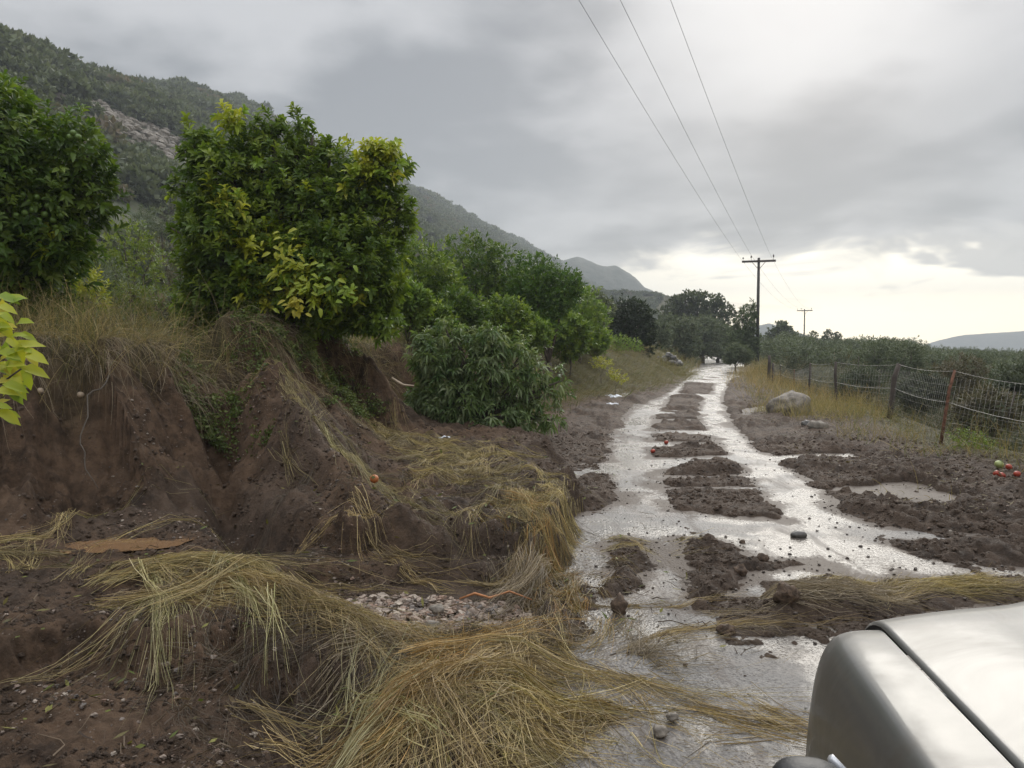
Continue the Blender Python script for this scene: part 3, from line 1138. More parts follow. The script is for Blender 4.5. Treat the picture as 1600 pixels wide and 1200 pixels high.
tree('green_bush', 250, 500, 14, [(210, 470, 30, 22), (255, 478, 34, 24), (180, 478, 22, 18), (290, 480, 26, 20)], 'low mixed green bush between the trees on the terrace', 'bush',
     colfn=pal((.07, .10, .02), (.10, .13, .03), (.14, .16, .035)), nshoot=420, k=6, L=.075, full=False, r0=.02)

tree('citrus_tree', 665, 540, 18, [(660, 420, 44, 36), (640, 440, 36), (685, 455, 34), (660, 465, 40), (650, 510, 38, 30), (690, 500, 34)],
     'mid green citrus tree directly right of the large citrus tree', 'citrus tree', nshoot=1500, k=8, L=.115, full=False, r0=.08)
tree('citrus_tree', 745, 540, 22, [(735, 420, 44), (775, 420, 34), (750, 400, 28), (710, 440, 36), (780, 450, 34), (740, 465, 46), (720, 500, 40, 30), (775, 495, 36, 34)],
     'darkest round citrus tree of the middle row', 'citrus tree', colfn=CITRUS_DK, nshoot=1700, k=8, L=.125, full=False, r0=.09)
tree('citrus_tree', 850, 545, 21, [(835, 440, 36), (870, 460, 34), (845, 480, 36), (885, 450, 24), (815, 465, 24), (830, 510, 26, 22)],
     'citrus tree with a leaning dark trunk above the dry grass bank', 'citrus tree', nshoot=1400, k=8, L=.115, full=False, r0=.09, base_px=862, colfn=pal((.05, .11, .016), (.09, .15, .02), (.07, .13, .02)))
tree('citrus_tree', 905, 545, 27, [(900, 480, 34), (925, 500, 26), (885, 500, 26), (905, 525, 34, 22)],
     'pale yellow green citrus tree at the right end of the row', 'citrus tree', colfn=LIME, nshoot=1000, k=8, L=.125, full=False, r0=.08)
tree('carob_tree', 985, 540, 40, [(970, 500, 26), (1000, 500, 24), (985, 490, 24), (960, 520, 22), (1010, 520, 16), (985, 520, 30), (960, 540, 22, 14), (1005, 538, 20, 14)],
     'very dark rounded tree left of the road bend', 'tree', colfn=pal((.018, .030, .012), (.028, .042, .016), (.022, .035, .014)), nshoot=1500, k=8, L=.17, full=False, r0=.16)
tree('green_shrub', 962, 545, 34, [(955, 538, 16, 12), (972, 536, 14, 11), (992, 540, 11, 8)],
     'bright green rounded shrub in front of the very dark tree', 'shrub', colfn=LIME, nshoot=300, k=7, L=.09, full=False, r0=.03)
tree('oak_tree', 1090, 545, 96, [(1075, 472, 22, 13), (1105, 474, 22, 13), (1050, 486, 18, 12), (1088, 465, 18, 9), (1130, 486, 16, 12), (1060, 472, 14, 9), (1120, 470, 12, 8), (1142, 494, 8, 8), (1090, 492, 34, 14), (1060, 505, 26, 16), (1110, 508, 30, 16)],
     'broad wide crowned oak standing above the olives by the road', 'oak tree', colfn=OAK, nshoot=1700, k=8, L=.36, W=.5, full=False, r0=.40, mat='dull_leaf')
for i, (a, b, dd, w) in enumerate([(1042, 512, 66, 22), (1068, 516, 62, 24), (1098, 514, 70, 24), (1122, 520, 74, 20), (1030, 522, 56, 16), (1140, 526, 82, 14)]):
    tree('olive_tree', a, 560, dd, [(a - w * .4, b + 6, w * .7), (a + w * .4, b + 4, w * .7), (a, b - 4, w * .7), (a, b + 20, w * .9), (a - w * .5, b + 28, w * .6), (a + w * .5, b + 28, w * .6)],
         ['grey green olive tree leftmost under the broad oak', 'bushy olive tree under the middle of the oak', 'olive tree under the right half of the oak', 'olive tree where the road disappears', 'low olive next to the very dark tree', 'farthest olive at the road bend'][i],
         'olive tree', 'olive trees under the oak', colfn=OLIVE, nshoot=800, k=8, L=.28, W=.28, full=False, r0=.18, mat='dull_leaf')
tree('poplar_bush', 1165, 560, 60, [(1160, 510, 14, 22), (1172, 500, 9, 26), (1150, 530, 16, 20), (1175, 535, 14, 22), (1178, 490, 4, 14), (1160, 492, 4, 12), (1166, 545, 20, 18)],
     'tall bush with upright shoots left of the near power pole', 'bush', colfn=pal((.08, .11, .045), (.11, .14, .065), (.09, .12, .055)), nshoot=1600, k=7, L=.22, W=.3, full=False, r0=.1, mat='dull_leaf', upb=.9)
tree('olive_bush', 1150, 570, 48, [(1150, 552, 15, 13), (1165, 558, 12, 10), (1140, 560, 10, 8)],
     'low grey olive bush where the verge meets the road', 'bush', colfn=OLIVE, nshoot=800, k=7, L=.16, W=.28, full=False, r0=.05, mat='dull_leaf')

for i, (a, b, yy, w, cf, lab) in enumerate([(668, 500, 15.5, 30, CITRUS, 'low green citrus growth just right of the large tree'), (715, 488, 17, 34, CITRUS_DK, 'dark undergrowth above the slumped tree'),
                                            (790, 500, 18, 36, CITRUS, 'green undergrowth left of the leaning trunk'), (830, 520, 19, 24, LIME, 'pale green shoots at the leaning trunk'),
                                            (890, 520, 24, 30, CITRUS, 'round green bush right of the leaning trunk'), (925, 530, 29, 22, LIME, 'pale green bush above the dry grass bank'),
                                            (640, 470, 14.5, 24, LIME, 'yellow green growth behind the right side of the large tree'), (820, 455, 25, 34, CITRUS_DK, 'dark citrus crown behind the leaning trunk'),
                                            (700, 445, 26, 34, CITRUS, 'citrus crown filling the gap in the middle row'), (930, 480, 36, 24, OLIVE, 'greyish tree crown behind the pale citrus')]):
    tree('citrus_bush', a, 560, yy, [(a - w * .5, b + 4, w * .7), (a + w * .5, b + 2, w * .65), (a, b - w * .35, w * .6), (a, b + w * .5, w * .9)], lab, 'citrus bush', 'undergrowth of the citrus row',
         colfn=cf, nshoot=750, k=8, L=.11 if yy < 20 else .15, W=.4, full=False, r0=.03, upb=.5)
gmesh_later = True

# ---- the toppled citrus shrub in front of the bank
tree('citrus_shrub', 745, 690, 12.6, [(672, 562, 26, 24), (692, 600, 34), (755, 580, 30, 34), (808, 605, 26, 30), (765, 655, 44, 30), (690, 650, 30, 34), (838, 585, 12, 22), (722, 545, 18, 22), (785, 550, 10, 22), (822, 650, 18, 24), (722, 625, 36), (850, 620, 10, 14), (655, 620, 14), (662, 535, 12, 16), (700, 522, 20, 16), (765, 532, 22, 18), (815, 548, 14, 20), (870, 600, 12, 18), (640, 650, 16), (860, 655, 14, 12)],
     'slumped dark green citrus tree lying at the foot of the bank', 'citrus tree', colfn=pal((.065, .12, .03), (.11, .165, .05), (.15, .205, .08), (.21, .25, .13)), nshoot=1500, k=8, L=.14, W=.27, r0=.09, base_z=.1, upb=.1, droop=.5)


# ---- foreground branch with yellow leaves entering at the left edge
bx, by = -2.62, 2.75
br = empty('citrus_sapling', (bx, by, tz(bx, by)), 'close yellow green citrus sapling reaching in at the left edge', 'sapling')
o = np.array(br.location)
tgt = [D(15, 475, 2.6), D(30, 530, 2.6), D(35, 575, 2.55), D(10, 600, 2.5), D(5, 640, 2.55), D(-30, 560, 2.6), D(-60, 500, 2.6)]
L_ = [([(0, 0, -.1), (.05, .02, .6), (.12, -.02, 1.25), (.2, -.05, 1.75)], [.028, .022, .014, .006], 7)]
for q in tgt:
    e = q - o
    L_.append(([(.10, 0, 1.05), (.5 * e[0], .5 * e[1], .45 * e[2] + .55), tuple(e)], [.010, .006, .003], 5))
V, Fs = tubes(L_)
mesh('stem', V, Fs, M['bark'], br)
lspots = []
for q in [(5, 478), (14, 470), (0, 495), (10, 510), (22, 505), (4, 525), (18, 528), (35, 522), (30, 545), (45, 540), (8, 555), (25, 560), (5, 575), (20, 590), (40, 575), (2, 600), (28, 605), (45, 548), (0, 545), (12, 620), (2, 640), (-20, 500), (-30, 530), (-25, 560), (-40, 590), (-20, 620), (-10, 585), (-15, 470), (2, 462), (-6, 515), (30, 585), (12, 590), (38, 535), (-8, 640), (12, 650), (8, 548), (16, 572), (34, 560), (0, 612)]:
    lspots.append(q)
lspots += [(a + random.uniform(-22, 12), b + random.uniform(-16, 16)) for a, b in lspots]
for i, (a, b) in enumerate(lspots):
    c = D(a - 8, b, 2.55 + .12 * math.sin(i * 2.1)) - o
    an = [-.2, .3, -.9, .05, -1.4, .6, -.5][i % 7]
    place_leaf(lp[[0, 1, 0, 3, 2, 1][i % 6]], br, c, (math.cos(an), -.25 + .3 * math.sin(i), math.sin(an)), (.2 * math.sin(i * 3), -.75, .8), random.uniform(.42, .78))
for q in lp:
    bpy.data.objects.remove(q)


# ------------------------------------------------------------------ hillside scrub: uncountable bushes, one object
def proto_mesh(name, V, T, Q, C, mat, smooth=False):
    o = mesh(name, V, [T, Q], mat, None, C, smooth)
    COL.objects.unlink(o)
    return o


def bush_proto(seed, colfn, n=190, L=.34, flat=.75, W=.7):
    B = []
    g = np.random.default_rng(seed)
    for k in range(5):
        a = g.uniform(0, 6.28)
        B.append((.45 * math.cos(a), .45 * math.sin(a), .42 + .2 * g.random(), .55 + .2 * g.random(), .55, .5 * flat))
    P, N = shoots(B, n, .7)
    cc = colfn(P, N, n)
    cc = cc * (.8 + .4 * g.random((n, 1)))
    parts = []
    for k in range(3):
        dv_ = norm(N + .9 * g.normal(size=(n, 3)) + [0, 0, .3])
        nv = norm(N + .5 * g.normal(size=(n, 3)))
        parts.append(leaf_geo(P, dv_, nv, L * (.6 + .6 * g.random(n)), L * W * (.6 + .6 * g.random(n)), cc * (.85 + .3 * g.random((n, 1))), False))
    V, T, Q, C = merge(parts)
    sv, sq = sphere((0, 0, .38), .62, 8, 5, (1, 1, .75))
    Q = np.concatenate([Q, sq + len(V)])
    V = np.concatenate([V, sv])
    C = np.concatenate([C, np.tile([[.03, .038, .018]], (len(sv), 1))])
    return V, T, Q, C


SCR1 = pal((.075, .095, .05), (.11, .13, .07), (.09, .11, .055))
SCR2 = pal((.11, .13, .07), (.14, .155, .085), (.09, .11, .06))
SCR3 = pal((.14, .13, .08), (.15, .115, .075), (.11, .11, .06))
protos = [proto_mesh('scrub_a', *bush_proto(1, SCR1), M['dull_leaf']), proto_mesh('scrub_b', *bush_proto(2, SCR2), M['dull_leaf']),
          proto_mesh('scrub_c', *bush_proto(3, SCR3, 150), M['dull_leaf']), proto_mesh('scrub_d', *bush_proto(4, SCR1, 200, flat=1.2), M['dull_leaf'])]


def rock_geo(c, r, seed, sq=(1, 1, .7), n=12, m=8, amp=.25):
    V, Q = sphere((0, 0, 0), 1, n, m, sq)
    g = np.random.default_rng(seed)
    o = g.uniform(0, 100)
    k = 1 + amp * (gn(V[:, 0] * 1.3 + o, V[:, 1] * 1.3 + V[:, 2] * 1.7, seed) + .5 * gn(V[:, 0] * 3 + o, V[:, 1] * 3 + V[:, 2] * 3.3, seed + 1))
    return V * k[:, None] * r + np.asarray(c), Q


def gn_scatter(name, P, scale, rot, idx, protos, mat=None):
    me = bpy.data.meshes.new(name)
    me.vertices.add(len(P))
    me.vertices.foreach_set('co', np.asarray(P, np.float32).ravel())
    for k, v, t in (('sc', scale, 'FLOAT'), ('rz', rot, 'FLOAT'), ('ix', idx, 'INT')):
        a = me.attributes.new(k, t, 'POINT')
        a.data.foreach_set('value', np.asarray(v, np.float32 if t == 'FLOAT' else np.int32))
    o = bpy.data.objects.new(name, me)
    COL.objects.link(o)
    ng = bpy.data.node_groups.new(name, 'GeometryNodeTree')
    ng.interface.new_socket('Geometry', in_out='INPUT', socket_type='NodeSocketGeometry')
    ng.interface.new_socket('Geometry', in_out='OUTPUT', socket_type='NodeSocketGeometry')
    n, l = ng.nodes, ng.links
    gi, go = n.new('NodeGroupInput'), n.new('NodeGroupOutput')
    jn = n.new('GeometryNodeJoinGeometry')

    def attr(k, t):
        a = n.new('GeometryNodeInputNamedAttribute')
        a.data_type = t
        a.inputs[0].default_value = k
        return a.outputs['Attribute']
    for i, pr in enumerate(protos):
        oi = n.new('GeometryNodeObjectInfo')
        oi.inputs['Object'].default_value = pr
        oi.inputs['As Instance'].default_value = True
        ip = n.new('GeometryNodeInstanceOnPoints')
        cmp = n.new('FunctionNodeCompare')
        cmp.data_type = 'INT'
        cmp.operation = 'EQUAL'
        l.new(attr('ix', 'INT'), cmp.inputs[2])
        cmp.inputs[3].default_value = i
        cx = n.new('ShaderNodeCombineXYZ')
        l.new(attr('rz', 'FLOAT'), cx.inputs[2])
        l.new(gi.outputs[0], ip.inputs['Points'])
        l.new(cmp.outputs[0], ip.inputs['Selection'])
        l.new(oi.outputs['Geometry'], ip.inputs['Instance'])
        l.new(cx.outputs[0], ip.inputs['Rotation'])
        l.new(attr('sc', 'FLOAT'), ip.inputs['Scale'])
        l.new(ip.outputs[0], jn.inputs[0])
    l.new(jn.outputs[0], go.inputs[0])
    md = o.modifiers.new('scatter', 'NODES')
    md.node_group = ng
    return o


def hillside():
    n = 60000
    # along the valley (y) and across (v)
    y = rng.uniform(10, 900, n) ** 1.0
    v = 26 + (192 - 26) * rng.random(n)
    keep = rng.random(n) < np.where(y < 420, 1.0, .45)
    y, v = y[keep], v[keep]
    xa = np.where(y > 76, 21.8 + (y - 76) * .296, road_x(np.clip(y, -12, 175)))
    x = xa - v / .958
    # keep what could be seen
    keep = (x / y > -1.7)
    x, y, v = x[keep], y[keep], v[keep]
    z = terrain(x, y)[0]
    bare = fbm(x / 14., y / 14., 4, 77)
    rocky = np.exp(-(((x + 54) / 9) ** 2 + ((y - 109) / 14) ** 2)) * 1.1
    keep = bare + .55 - rocky > rng.random(len(x)) * .9 - .1
    x, y, z, v = x[keep], y[keep], z[keep], v[keep]
    s = .8 + 2.2 * rng.random(len(x)) ** 2.2 + .7 * sst(v, 60, 150) * rng.random(len(x))
    s = s * np.where(v < 45, .75, 1) * np.where(y > 420, 1.3, 1)
    kk = fbm(x / 25., y / 25., 2, 78) + .5 * rng.normal(size=len(x))
    ix = np.where(kk < -.1, 0, np.where(kk < .45, 1, 3))
    ix = np.where(rng.random(len(x)) < .12, 2, ix)
    o = gn_scatter('hillside_scrub', np.stack([x, y, z - .1], 1), s, rng.uniform(0, 6.28, len(x)), ix, protos)
    tag(o, 'dense grey green scrub and small oaks covering the steep hillside', 'scrub', kind='stuff')
    # pale outcrops
    rp = []
    for k in range(3):
        V, Q = rock_geo((0, 0, 0), 1, k + 5, (1, .8, .55), 9, 6, .45)
        rp.append(proto_mesh('rock_' + 'abc'[k], V, np.zeros((0, 3), int), Q, np.tile([[.2, .2, .2]], (len(V), 1)), M['rock']))
    n = 900
    x = np.concatenate([-54 + 6 * rng.normal(size=n // 2), rng.uniform(-140, 30, n // 2)])
    y = np.concatenate([109 + 10 * rng.normal(size=n // 2), rng.uniform(70, 380, n // 2)])
    z, d, u, ua = terrain(x, y)[:4]
    keep = (-ua > 40) & (-ua < 150)
    x, y, z = x[keep], y[keep], z[keep]
    o = gn_scatter('hillside_rocks', np.stack([x, y, z + .1], 1), .35 + .9 * rng.random(len(x)) ** 2, rng.uniform(0, 6.28, len(x)), rng.integers(0, 3, len(x)), rp)
    tag(o, 'pale limestone outcrops scattered through the hillside scrub', 'rocks', kind='stuff')


hillside()


# ------------------------------------------------------------------ olive grove on the right, each tree its own thing
def olive_proto(seed, h=3.2, w=1.7, n=430, colfn=OLIVE):
    g = np.random.default_rng(seed)
    B = []
    for k in range(7):
        a = g.uniform(0, 6.28)
        r = w * .45 * g.random() ** .5
        B.append((r * math.cos(a), r * math.sin(a), h * (.45 + .3 * g.random()), w * (.42 + .2 * g.random()), w * .5, h * (.22 + .1 * g.random())))
    B.append((0, 0, h * .38, w * .8, w * .8, h * .25))
    P, N = shoots(B, n, .5, .2)
    V, T, Q, C = shoot_leaves(P, N, 8, .24, .28, colfn, .25, False, .6)
    root = bpy.data.objects.new('olive_tree', None)
    COL.objects.link(root)
    mesh('crown', V, [T, Q], M['dull_leaf'], root, C)
    V, Fs = limbs((0, 0, 0), B, .12, seed=seed)
    mesh('trunk', V, Fs, M['bark'], root)
    return root


op = [olive_proto(11), olive_proto(12, 3.8, 1.9, 520), olive_proto(13, 2.8, 1.9, 420, pal((.10, .125, .065), (.13, .155, .085), (.08, .10, .05))),
      olive_proto(14, 4.6, 2.0, 520, pal((.07, .09, .045), (.09, .11, .055)))]
spots = []
g = random.Random(5)
for k in range(420):
    y = 26 + 120 * g.random() ** .8
    px = g.uniform(1165, 1690)
    x = (px - 800) / 1150 * y
    xr = float(road_x(np.array(min(y, 175.))))
    if x - xr < 5.5 + (4 if y < 50 else 0):
        continue
    if any((x - a) ** 2 + (y - b) ** 2 < 5.5 for a, b in spots):
        continue
    spots.append((x, y))
for i, (x, y) in enumerate(spots):
    pr = op[g.choice([0, 0, 1, 2, 2, 3])]
    c = copy_tree(pr)
    s = g.uniform(.75, 1.1)
    gz = tz(x, y)
    # crown tops stay near eye level as in the valley grove
    top = CAMZ + y * ((np.interp((x / y) * 1150 + 800, [1165, 1300, 1430, 1490, 1700], [30, 20, 17, 0, -2]) - 26 * g.random() ** 1.2) / 1150)
    hh = {0: 3.2, 1: 3.8, 2: 2.8, 3: 4.6}[op.index(pr)]
    s = min(1.35, max(.45, (top - gz) / (hh * 1.12)))
    c.location = (x, y, gz)
    c.scale = (s * g.uniform(.95, 1.25), s * g.uniform(.95, 1.25), s)
    c.rotation_euler = (0, 0, g.uniform(0, 6.28))
    tag(c, 'grey green olive tree in the valley grove beyond the fence', 'olive tree', 'olive trees in the grove beyond the fence')
for pr in op:
    for ch in list(pr.children):
        bpy.data.objects.remove(ch)
    bpy.data.objects.remove(pr)
# a few that stand out above the grove
tree('leafy_tree', 1222, 560, 105, [(1222, 520, 14, 12), (1210, 528, 12), (1236, 530, 12), (1222, 512, 8)], 'darker rounded tree rising right of the near power pole', 'tree', colfn=OAK, nshoot=420, k=7, L=.4, W=.5, full=False, r0=.2, mat='dull_leaf')
for i, (a, b) in enumerate([(1269, 524), (1292, 522), (1306, 525)]):
    tree('slender_tree', a, 560, 115, [(a, b, 6, 5), (a + 3, b + 8, 4, 4), (a - 3, b + 7, 4, 4), (a, b + 18, 7, 8)],
         ['slender tree just right of the far power pole', 'thin tree with a small clumped crown, left one of a close pair', 'thin tree with a small clumped crown, right one of a close pair'][i], 'tree', colfn=OAK, nshoot=130, k=7, L=.32, W=.5, full=False, r0=.16, mat='dull_leaf')


# ------------------------------------------------------------------ grass strands
def ribbons(P, W, C, twist=None):
    """P (n,s,3) paths, W (n,) widths, C (n,3) -> mesh arrays"""
    n, s, _ = P.shape
    tg = np.gradient(P, axis=1)
    tg = norm(tg)
    r = norm(rng.normal(size=(n, 1, 3)) + np.array([0, -.4, .3]))
    sd = norm(np.cross(tg, np.broadcast_to(r, P.shape)))
    prof = np.linspace(1, .25, s) ** .7
    w = W[:, None, None] * prof[None, :, None] * .34
    V = np.stack([P - sd * w, P + sd * w], 2).reshape(-1, 3)
    b = (np.arange(n) * s * 2)[:, None] + (np.arange(s - 1) * 2)[None, :]
    Q = np.stack([b, b + 1, b + 3, b + 2], -1).reshape(-1, 4)
    return V, np.zeros((0, 3), int), Q, np.repeat(C, s * 2, 0)


def strands(P0, D0, L, W, C, seg=8, droop=1.2, curl=.35, lay=.05, bend=None):
    n = len(P0)
    P = np.zeros((n, seg, 3))
    p_ = P0.copy()
    d_ = norm(D0.copy())
    st = (np.asarray(L) / (seg - 1))[:, None] * np.ones((n, 1))
    cl = curl * rng.normal(size=(n, 3))
    lift = lay * rng.random(n) ** 1.5
    P[:, 0] = p_
    for k in range(1, seg):
        d_ = norm(d_ + st * (np.array([0, 0, -1.0]) * droop + cl) + .05 * curl * rng.normal(size=(n, 3)))
        p_ = p_ + d_ * st
        gz = hz(p_[:, 0], p_[:, 1]) + .006 + lift
        low = p_[:, 2] < gz
        p_[low, 2] = gz[low]
        d_[low, 2] = np.maximum(d_[low, 2], -.02)
        P[:, k] = p_
    return ribbons(P, W, C)


def swath(guide, n, width, heap, L, W, colfn, spread=.2, seg=8, start=(0, .85), lay0=0.0, taper=False):
    """combed, flattened grass flowing along a guide line lying on the ground"""
    Gd = np.asarray(guide, float)[:, :2]
    sg = np.concatenate([[0], np.cumsum(np.linalg.norm(np.diff(Gd, axis=0), axis=1))])
    tot = sg[-1]
    nc = max(1, n // 22)
    ci = rng.integers(0, nc, n)
    t0 = ((start[0] + (start[1] - start[0]) * rng.random(nc)) * tot)[ci] + rng.normal(size=n) * .07 * L
    off = (rng.normal(size=nc) * width * .55)[ci] + rng.normal(size=n) * min(.030, width * .15)
    Ls = L * ((.6 + .5 * rng.random(nc))[ci] + .3 * rng.normal(size=n) * .7).clip(.25, 1.4)
    drift = (rng.normal(size=nc) * spread * 1.25)[ci] + rng.normal(size=n) * (.06 + spread * .30)
    ph = rng.uniform(0, 6.28, nc)[ci] + rng.normal(size=n) * .5
    ctone = (.55 + .75 * rng.random(nc))[ci][:, None]
    clift = rng.random(nc)[ci]
    a2_ = rng.normal(size=n)
    hh = heap * (.65 * clift + .35 * rng.random(n)) ** 1.1 * np.exp(-(off / (width * .8)) ** 2) + lay0
    P = np.zeros((n, seg, 3))
    for k in range(seg):
        f = k / (seg - 1)
        t = t0 + Ls * f - .15 * L
        tc_ = np.clip(t, 0, tot)
        x = np.interp(tc_, sg, Gd[:, 0])
        y = np.interp(tc_, sg, Gd[:, 1])
        e = .08
        dx = np.interp(np.clip(tc_ + e, 0, tot), sg, Gd[:, 0]) - np.interp(np.clip(tc_ - e, 0, tot), sg, Gd[:, 0])
        dy = np.interp(np.clip(tc_ + e, 0, tot), sg, Gd[:, 1]) - np.interp(np.clip(tc_ - e, 0, tot), sg, Gd[:, 1])
        q = np.hypot(dx, dy) + 1e-9
        dx, dy = dx / q, dy / q
        x = x + dx * (t - tc_)
        y = y + dy * (t - tc_)
        o_ = off + drift * (f - .3) * Ls + (.010 + .035 * spread * a2_) * np.sin(ph + f * 4.5)
        P[:, k, 0] = x - dy * o_
        P[:, k, 1] = y + dx * o_
        P[:, k, 2] = hz(P[:, k, 0], P[:, k, 1]) + .006 + hh * (1 - .5 * f) + .03 * np.abs(rng.normal(size=n)) * f * f
    Wd = W * (.6 + .8 * rng.random(n))
    return ribbons(P, Wd, colfn(P, None, n) * (.8 + .4 * rng.random((n, 1))) * ctone)


STRAW = pal((.38, .29, .13), (.46, .36, .18), (.24, .17, .075), (.34, .24, .11), (.16, .115, .055), (.10, .07, .038))
STRAW_G = pal((.37, .30, .13), (.25, .215, .085), (.47, .38, .19), (.38, .29, .13), (.17, .14, .055), (.11, .08, .04), (.42, .31, .15))
GREENG = pal((.37, .33, .15), (.47, .42, .23), (.26, .25, .10), (.48, .41, .23))
RUSTG = pal((.30, .17, .07), (.34, .22, .09), (.23, .15, .06), (.28, .20, .08))
DRYG = pal((.19, .145, .095), (.27, .21, .14), (.14, .11, .07), (.34, .28, .19))
DEADG = pal((.085, .065, .042), (.12, .092, .06), (.07, .055, .04))


def gmesh(name, parts, label, mat='grass', cat='grass'):
    V, T, Q, C = merge(parts)
    o = mesh(name, V, [Q] if not len(T) else [T, Q], M[mat], None, C, smooth=(mat != 'gravel'))
    return tag(o, label, cat, kind='stuff')


def gl(*pts, z=0.0):
    return [G(a, b, z) for a, b in pts]


# left foreground swath
gmesh('flattened_grass', [
    swath(gl((165, 935), (230, 915), (310, 900), (400, 905), (500, 935), (580, 970), (650, 1000), z=.12), 1500, .24, .07, .75, .0042, STRAW_G, .3),
    swath(gl((190, 945), (300, 925), (400, 925), (500, 955), (600, 1005), z=.12), 500, .16, .09, .8, .0042, STRAW, .25),
    swath(gl((225, 935), (255, 960), (250, 1040), (205, 1120), (155, 1220), z=.05), 130, .07, .10, .95, .0052, GREENG, .14, start=(0, .3)),
    swath(gl((340, 915), (400, 960), (470, 1040), (540, 1100), (590, 1200), z=.05), 90, .06, .12, .9, .0052, GREENG, .18, start=(0, .6)),
    swath(gl((300, 920), (330, 1000), (300, 1100), (260, 1200), z=.05), 60, .25, .12, .8, .0046, STRAW_G, .6, start=(0, .6)),
    swath(gl((150, 900), (60, 870), (-60, 850), z=.2), 170, .20, .04, .6, .0042, STRAW_G, .5),
    swath(gl((260, 905), (360, 960), (460, 1010), (600, 1030), z=.1), 500, .4, .05, .6, .0038, DEADG, .9),
], 'long green and straw coloured grass combed flat over the mud, left foreground')
# a few single long stems
gmesh('fallen_stems', [
    swath(gl((120, 862), (260, 835), (380, 818)), 5, .02, .04, 1.1, .0055, GREENG, .05, start=(0, .1)),
    swath(gl((180, 880), (330, 838), (420, 850), (470, 880)), 12, .2, .06, 1.2, .005, STRAW_G, .2, start=(0, .3)),
    swath(gl((250, 930), (500, 905), (760, 900)), 6, .05, .12, 1.4, .004, STRAW, .1, start=(0, .3)),
    swath(gl((350, 880), (560, 830), (640, 800)), 30, .5, .05, .8, .0042, STRAW, .8),
    swath(gl((200, 1100), (420, 1120), (640, 1150)), 60, .5, .08, .7, .0042, STRAW, 1.0),
    swath(gl((60, 790), (120, 860), (160, 940)), 40, .3, .08, .7, .0042, STRAW_G, 1.0),
], 'single long grass stems lying across the mud by the puddle')
# grass apron in the middle, by the road's left edge
gmesh('flattened_grass', [
    swath(gl((620, 700), (720, 725), (800, 765), (870, 815), (930, 850), z=.3), 2500, .75, .10, .6, .0046, STRAW_G, .55),
    swath(gl((560, 700), (640, 720), (760, 720), (860, 735), z=.2), 1300, .6, .08, .5, .0046, STRAW_G, .7),
    swath(gl((540, 800), (640, 835), (760, 850), (860, 840), (930, 845), z=.3), 260, .14, .05, .6, .0046, STRAW, .3),
    swath(gl((800, 790), (860, 830), (880, 880), (890, 940), (870, 985), z=.2), 1200, .34, .10, .5, .0044, pal((.28, .19, .07), (.30, .16, .05), (.24, .18, .07), (.2, .17, .06)), .4),
    swath(gl((400, 700), (470, 725), (560, 755), (660, 790), (760, 820), z=.35), 900, .28, .08, .7, .0046, pal((.30, .24, .12), (.25, .20, .10), (.2, .18, .08)), .25),
    swath(gl((440, 700), (560, 700), (660, 690), z=.4), 700, .5, .08, .5, .0046, DRYG, .7),
    swath(gl((600, 720), (760, 780), (880, 880), z=.25), 1200, .9, .03, .45, .0040, DEADG, 1.2),
], 'pale straw grass swept down from the bank to the left edge of the road')
gmesh('hanging_grass', [
    swath(gl((455, 745), (445, 800), (470, 850), (500, 890), z=.3), 26, .10, .20, .8, .006, STRAW_G, .3, start=(0, .2)),
    swath(gl((520, 750), (475, 800), (455, 870), z=.3), 14, .06, .25, .8, .006, GREENG, .2, start=(0, .2)),
    swath(gl((830, 870), (850, 930), (860, 990), z=.1), 420, .26, .20, .5, .004, DRYG, .4, start=(0, .5)),
], 'grass tufts hanging over the edge of the mud mound')
# near heap
gmesh('straw_heap', [
    swath(gl((850, 1030), (760, 1080), (680, 1130), (620, 1210)), 850, .26, .12, .8, .0040, STRAW, .6),
    swath(gl((840, 1000), (870, 1040), (890, 1110), (960, 1210)), 650, .30, .10, .7, .0040, STRAW_G, .7),
    swath(gl((540, 1040), (660, 1048), (790, 1040), (900, 1010)), 700, .16, .06, .7, .0038, DRYG, .6),
    swath(gl((560, 1240), (620, 1150), (700, 1090), (750, 1030)), 420, .2, .15, .7, .0042, pal((.30, .17, .05), (.34, .22, .08), (.28, .2, .08)), .6),
    swath(gl((640, 1230), (560, 1100), (520, 1010)), 110, .18, .18, .75, .0050, GREENG, .45, start=(0, .5)),
    swath(gl((760, 1220), (820, 1130), (960, 1080)), 300, .5, .12, .6, .0040, STRAW_G, 1.2),
    swath(gl((700, 1100), (820, 1120), (960, 1160)), 380, .5, .10, .6, .0040, STRAW, 1.4),
    swath(gl((560, 1180), (700, 1190), (900, 1200)), 330, .4, .08, .6, .0040, STRAW_G, 1.2),
    swath(gl((850, 1100), (950, 1130), (1050, 1190)), 330, .4, .08, .6, .0040, STRAW_G, 1.0),
    swath(gl((560, 1180), (720, 1080), (880, 1030)), 900, .6, .03, .6, .0036, DEADG, 1.2),
    swath(gl((600, 1190), (760, 1120), (860, 1060)), 700, .5, .03, .6, .0040, DEADG, 1.5),
], 'tangled straw heap in the centre foreground')
gmesh('straw_spread', [
    swath(gl((890, 1048), (980, 1068), (1080, 1098), (1180, 1123), (1300, 1148)), 1300, .28, .09, .75, .0042, STRAW, .3),
    swath(gl((900, 1108), (1020, 1123), (1140, 1148), (1300, 1178)), 950, .28, .08, .75, .0042, pal((.30, .20, .07), (.26, .17, .06), (.2, .15, .07)), .3),
    swath(gl((880, 1038), (960, 1038), (1020, 1008)), 260, .12, .06, .5, .0038, DRYG, .8),
    swath(gl((960, 1218), (1100, 1188), (1250, 1188)), 500, .4, .03, .6, .0038, RUSTG, .5),
    swath(gl((900, 1068), (1000, 1138), (1080, 1238)), 300, .5, .12, .6, .0042, STRAW, 1.5),
], 'straw stalks lying across the road edge towards the car')
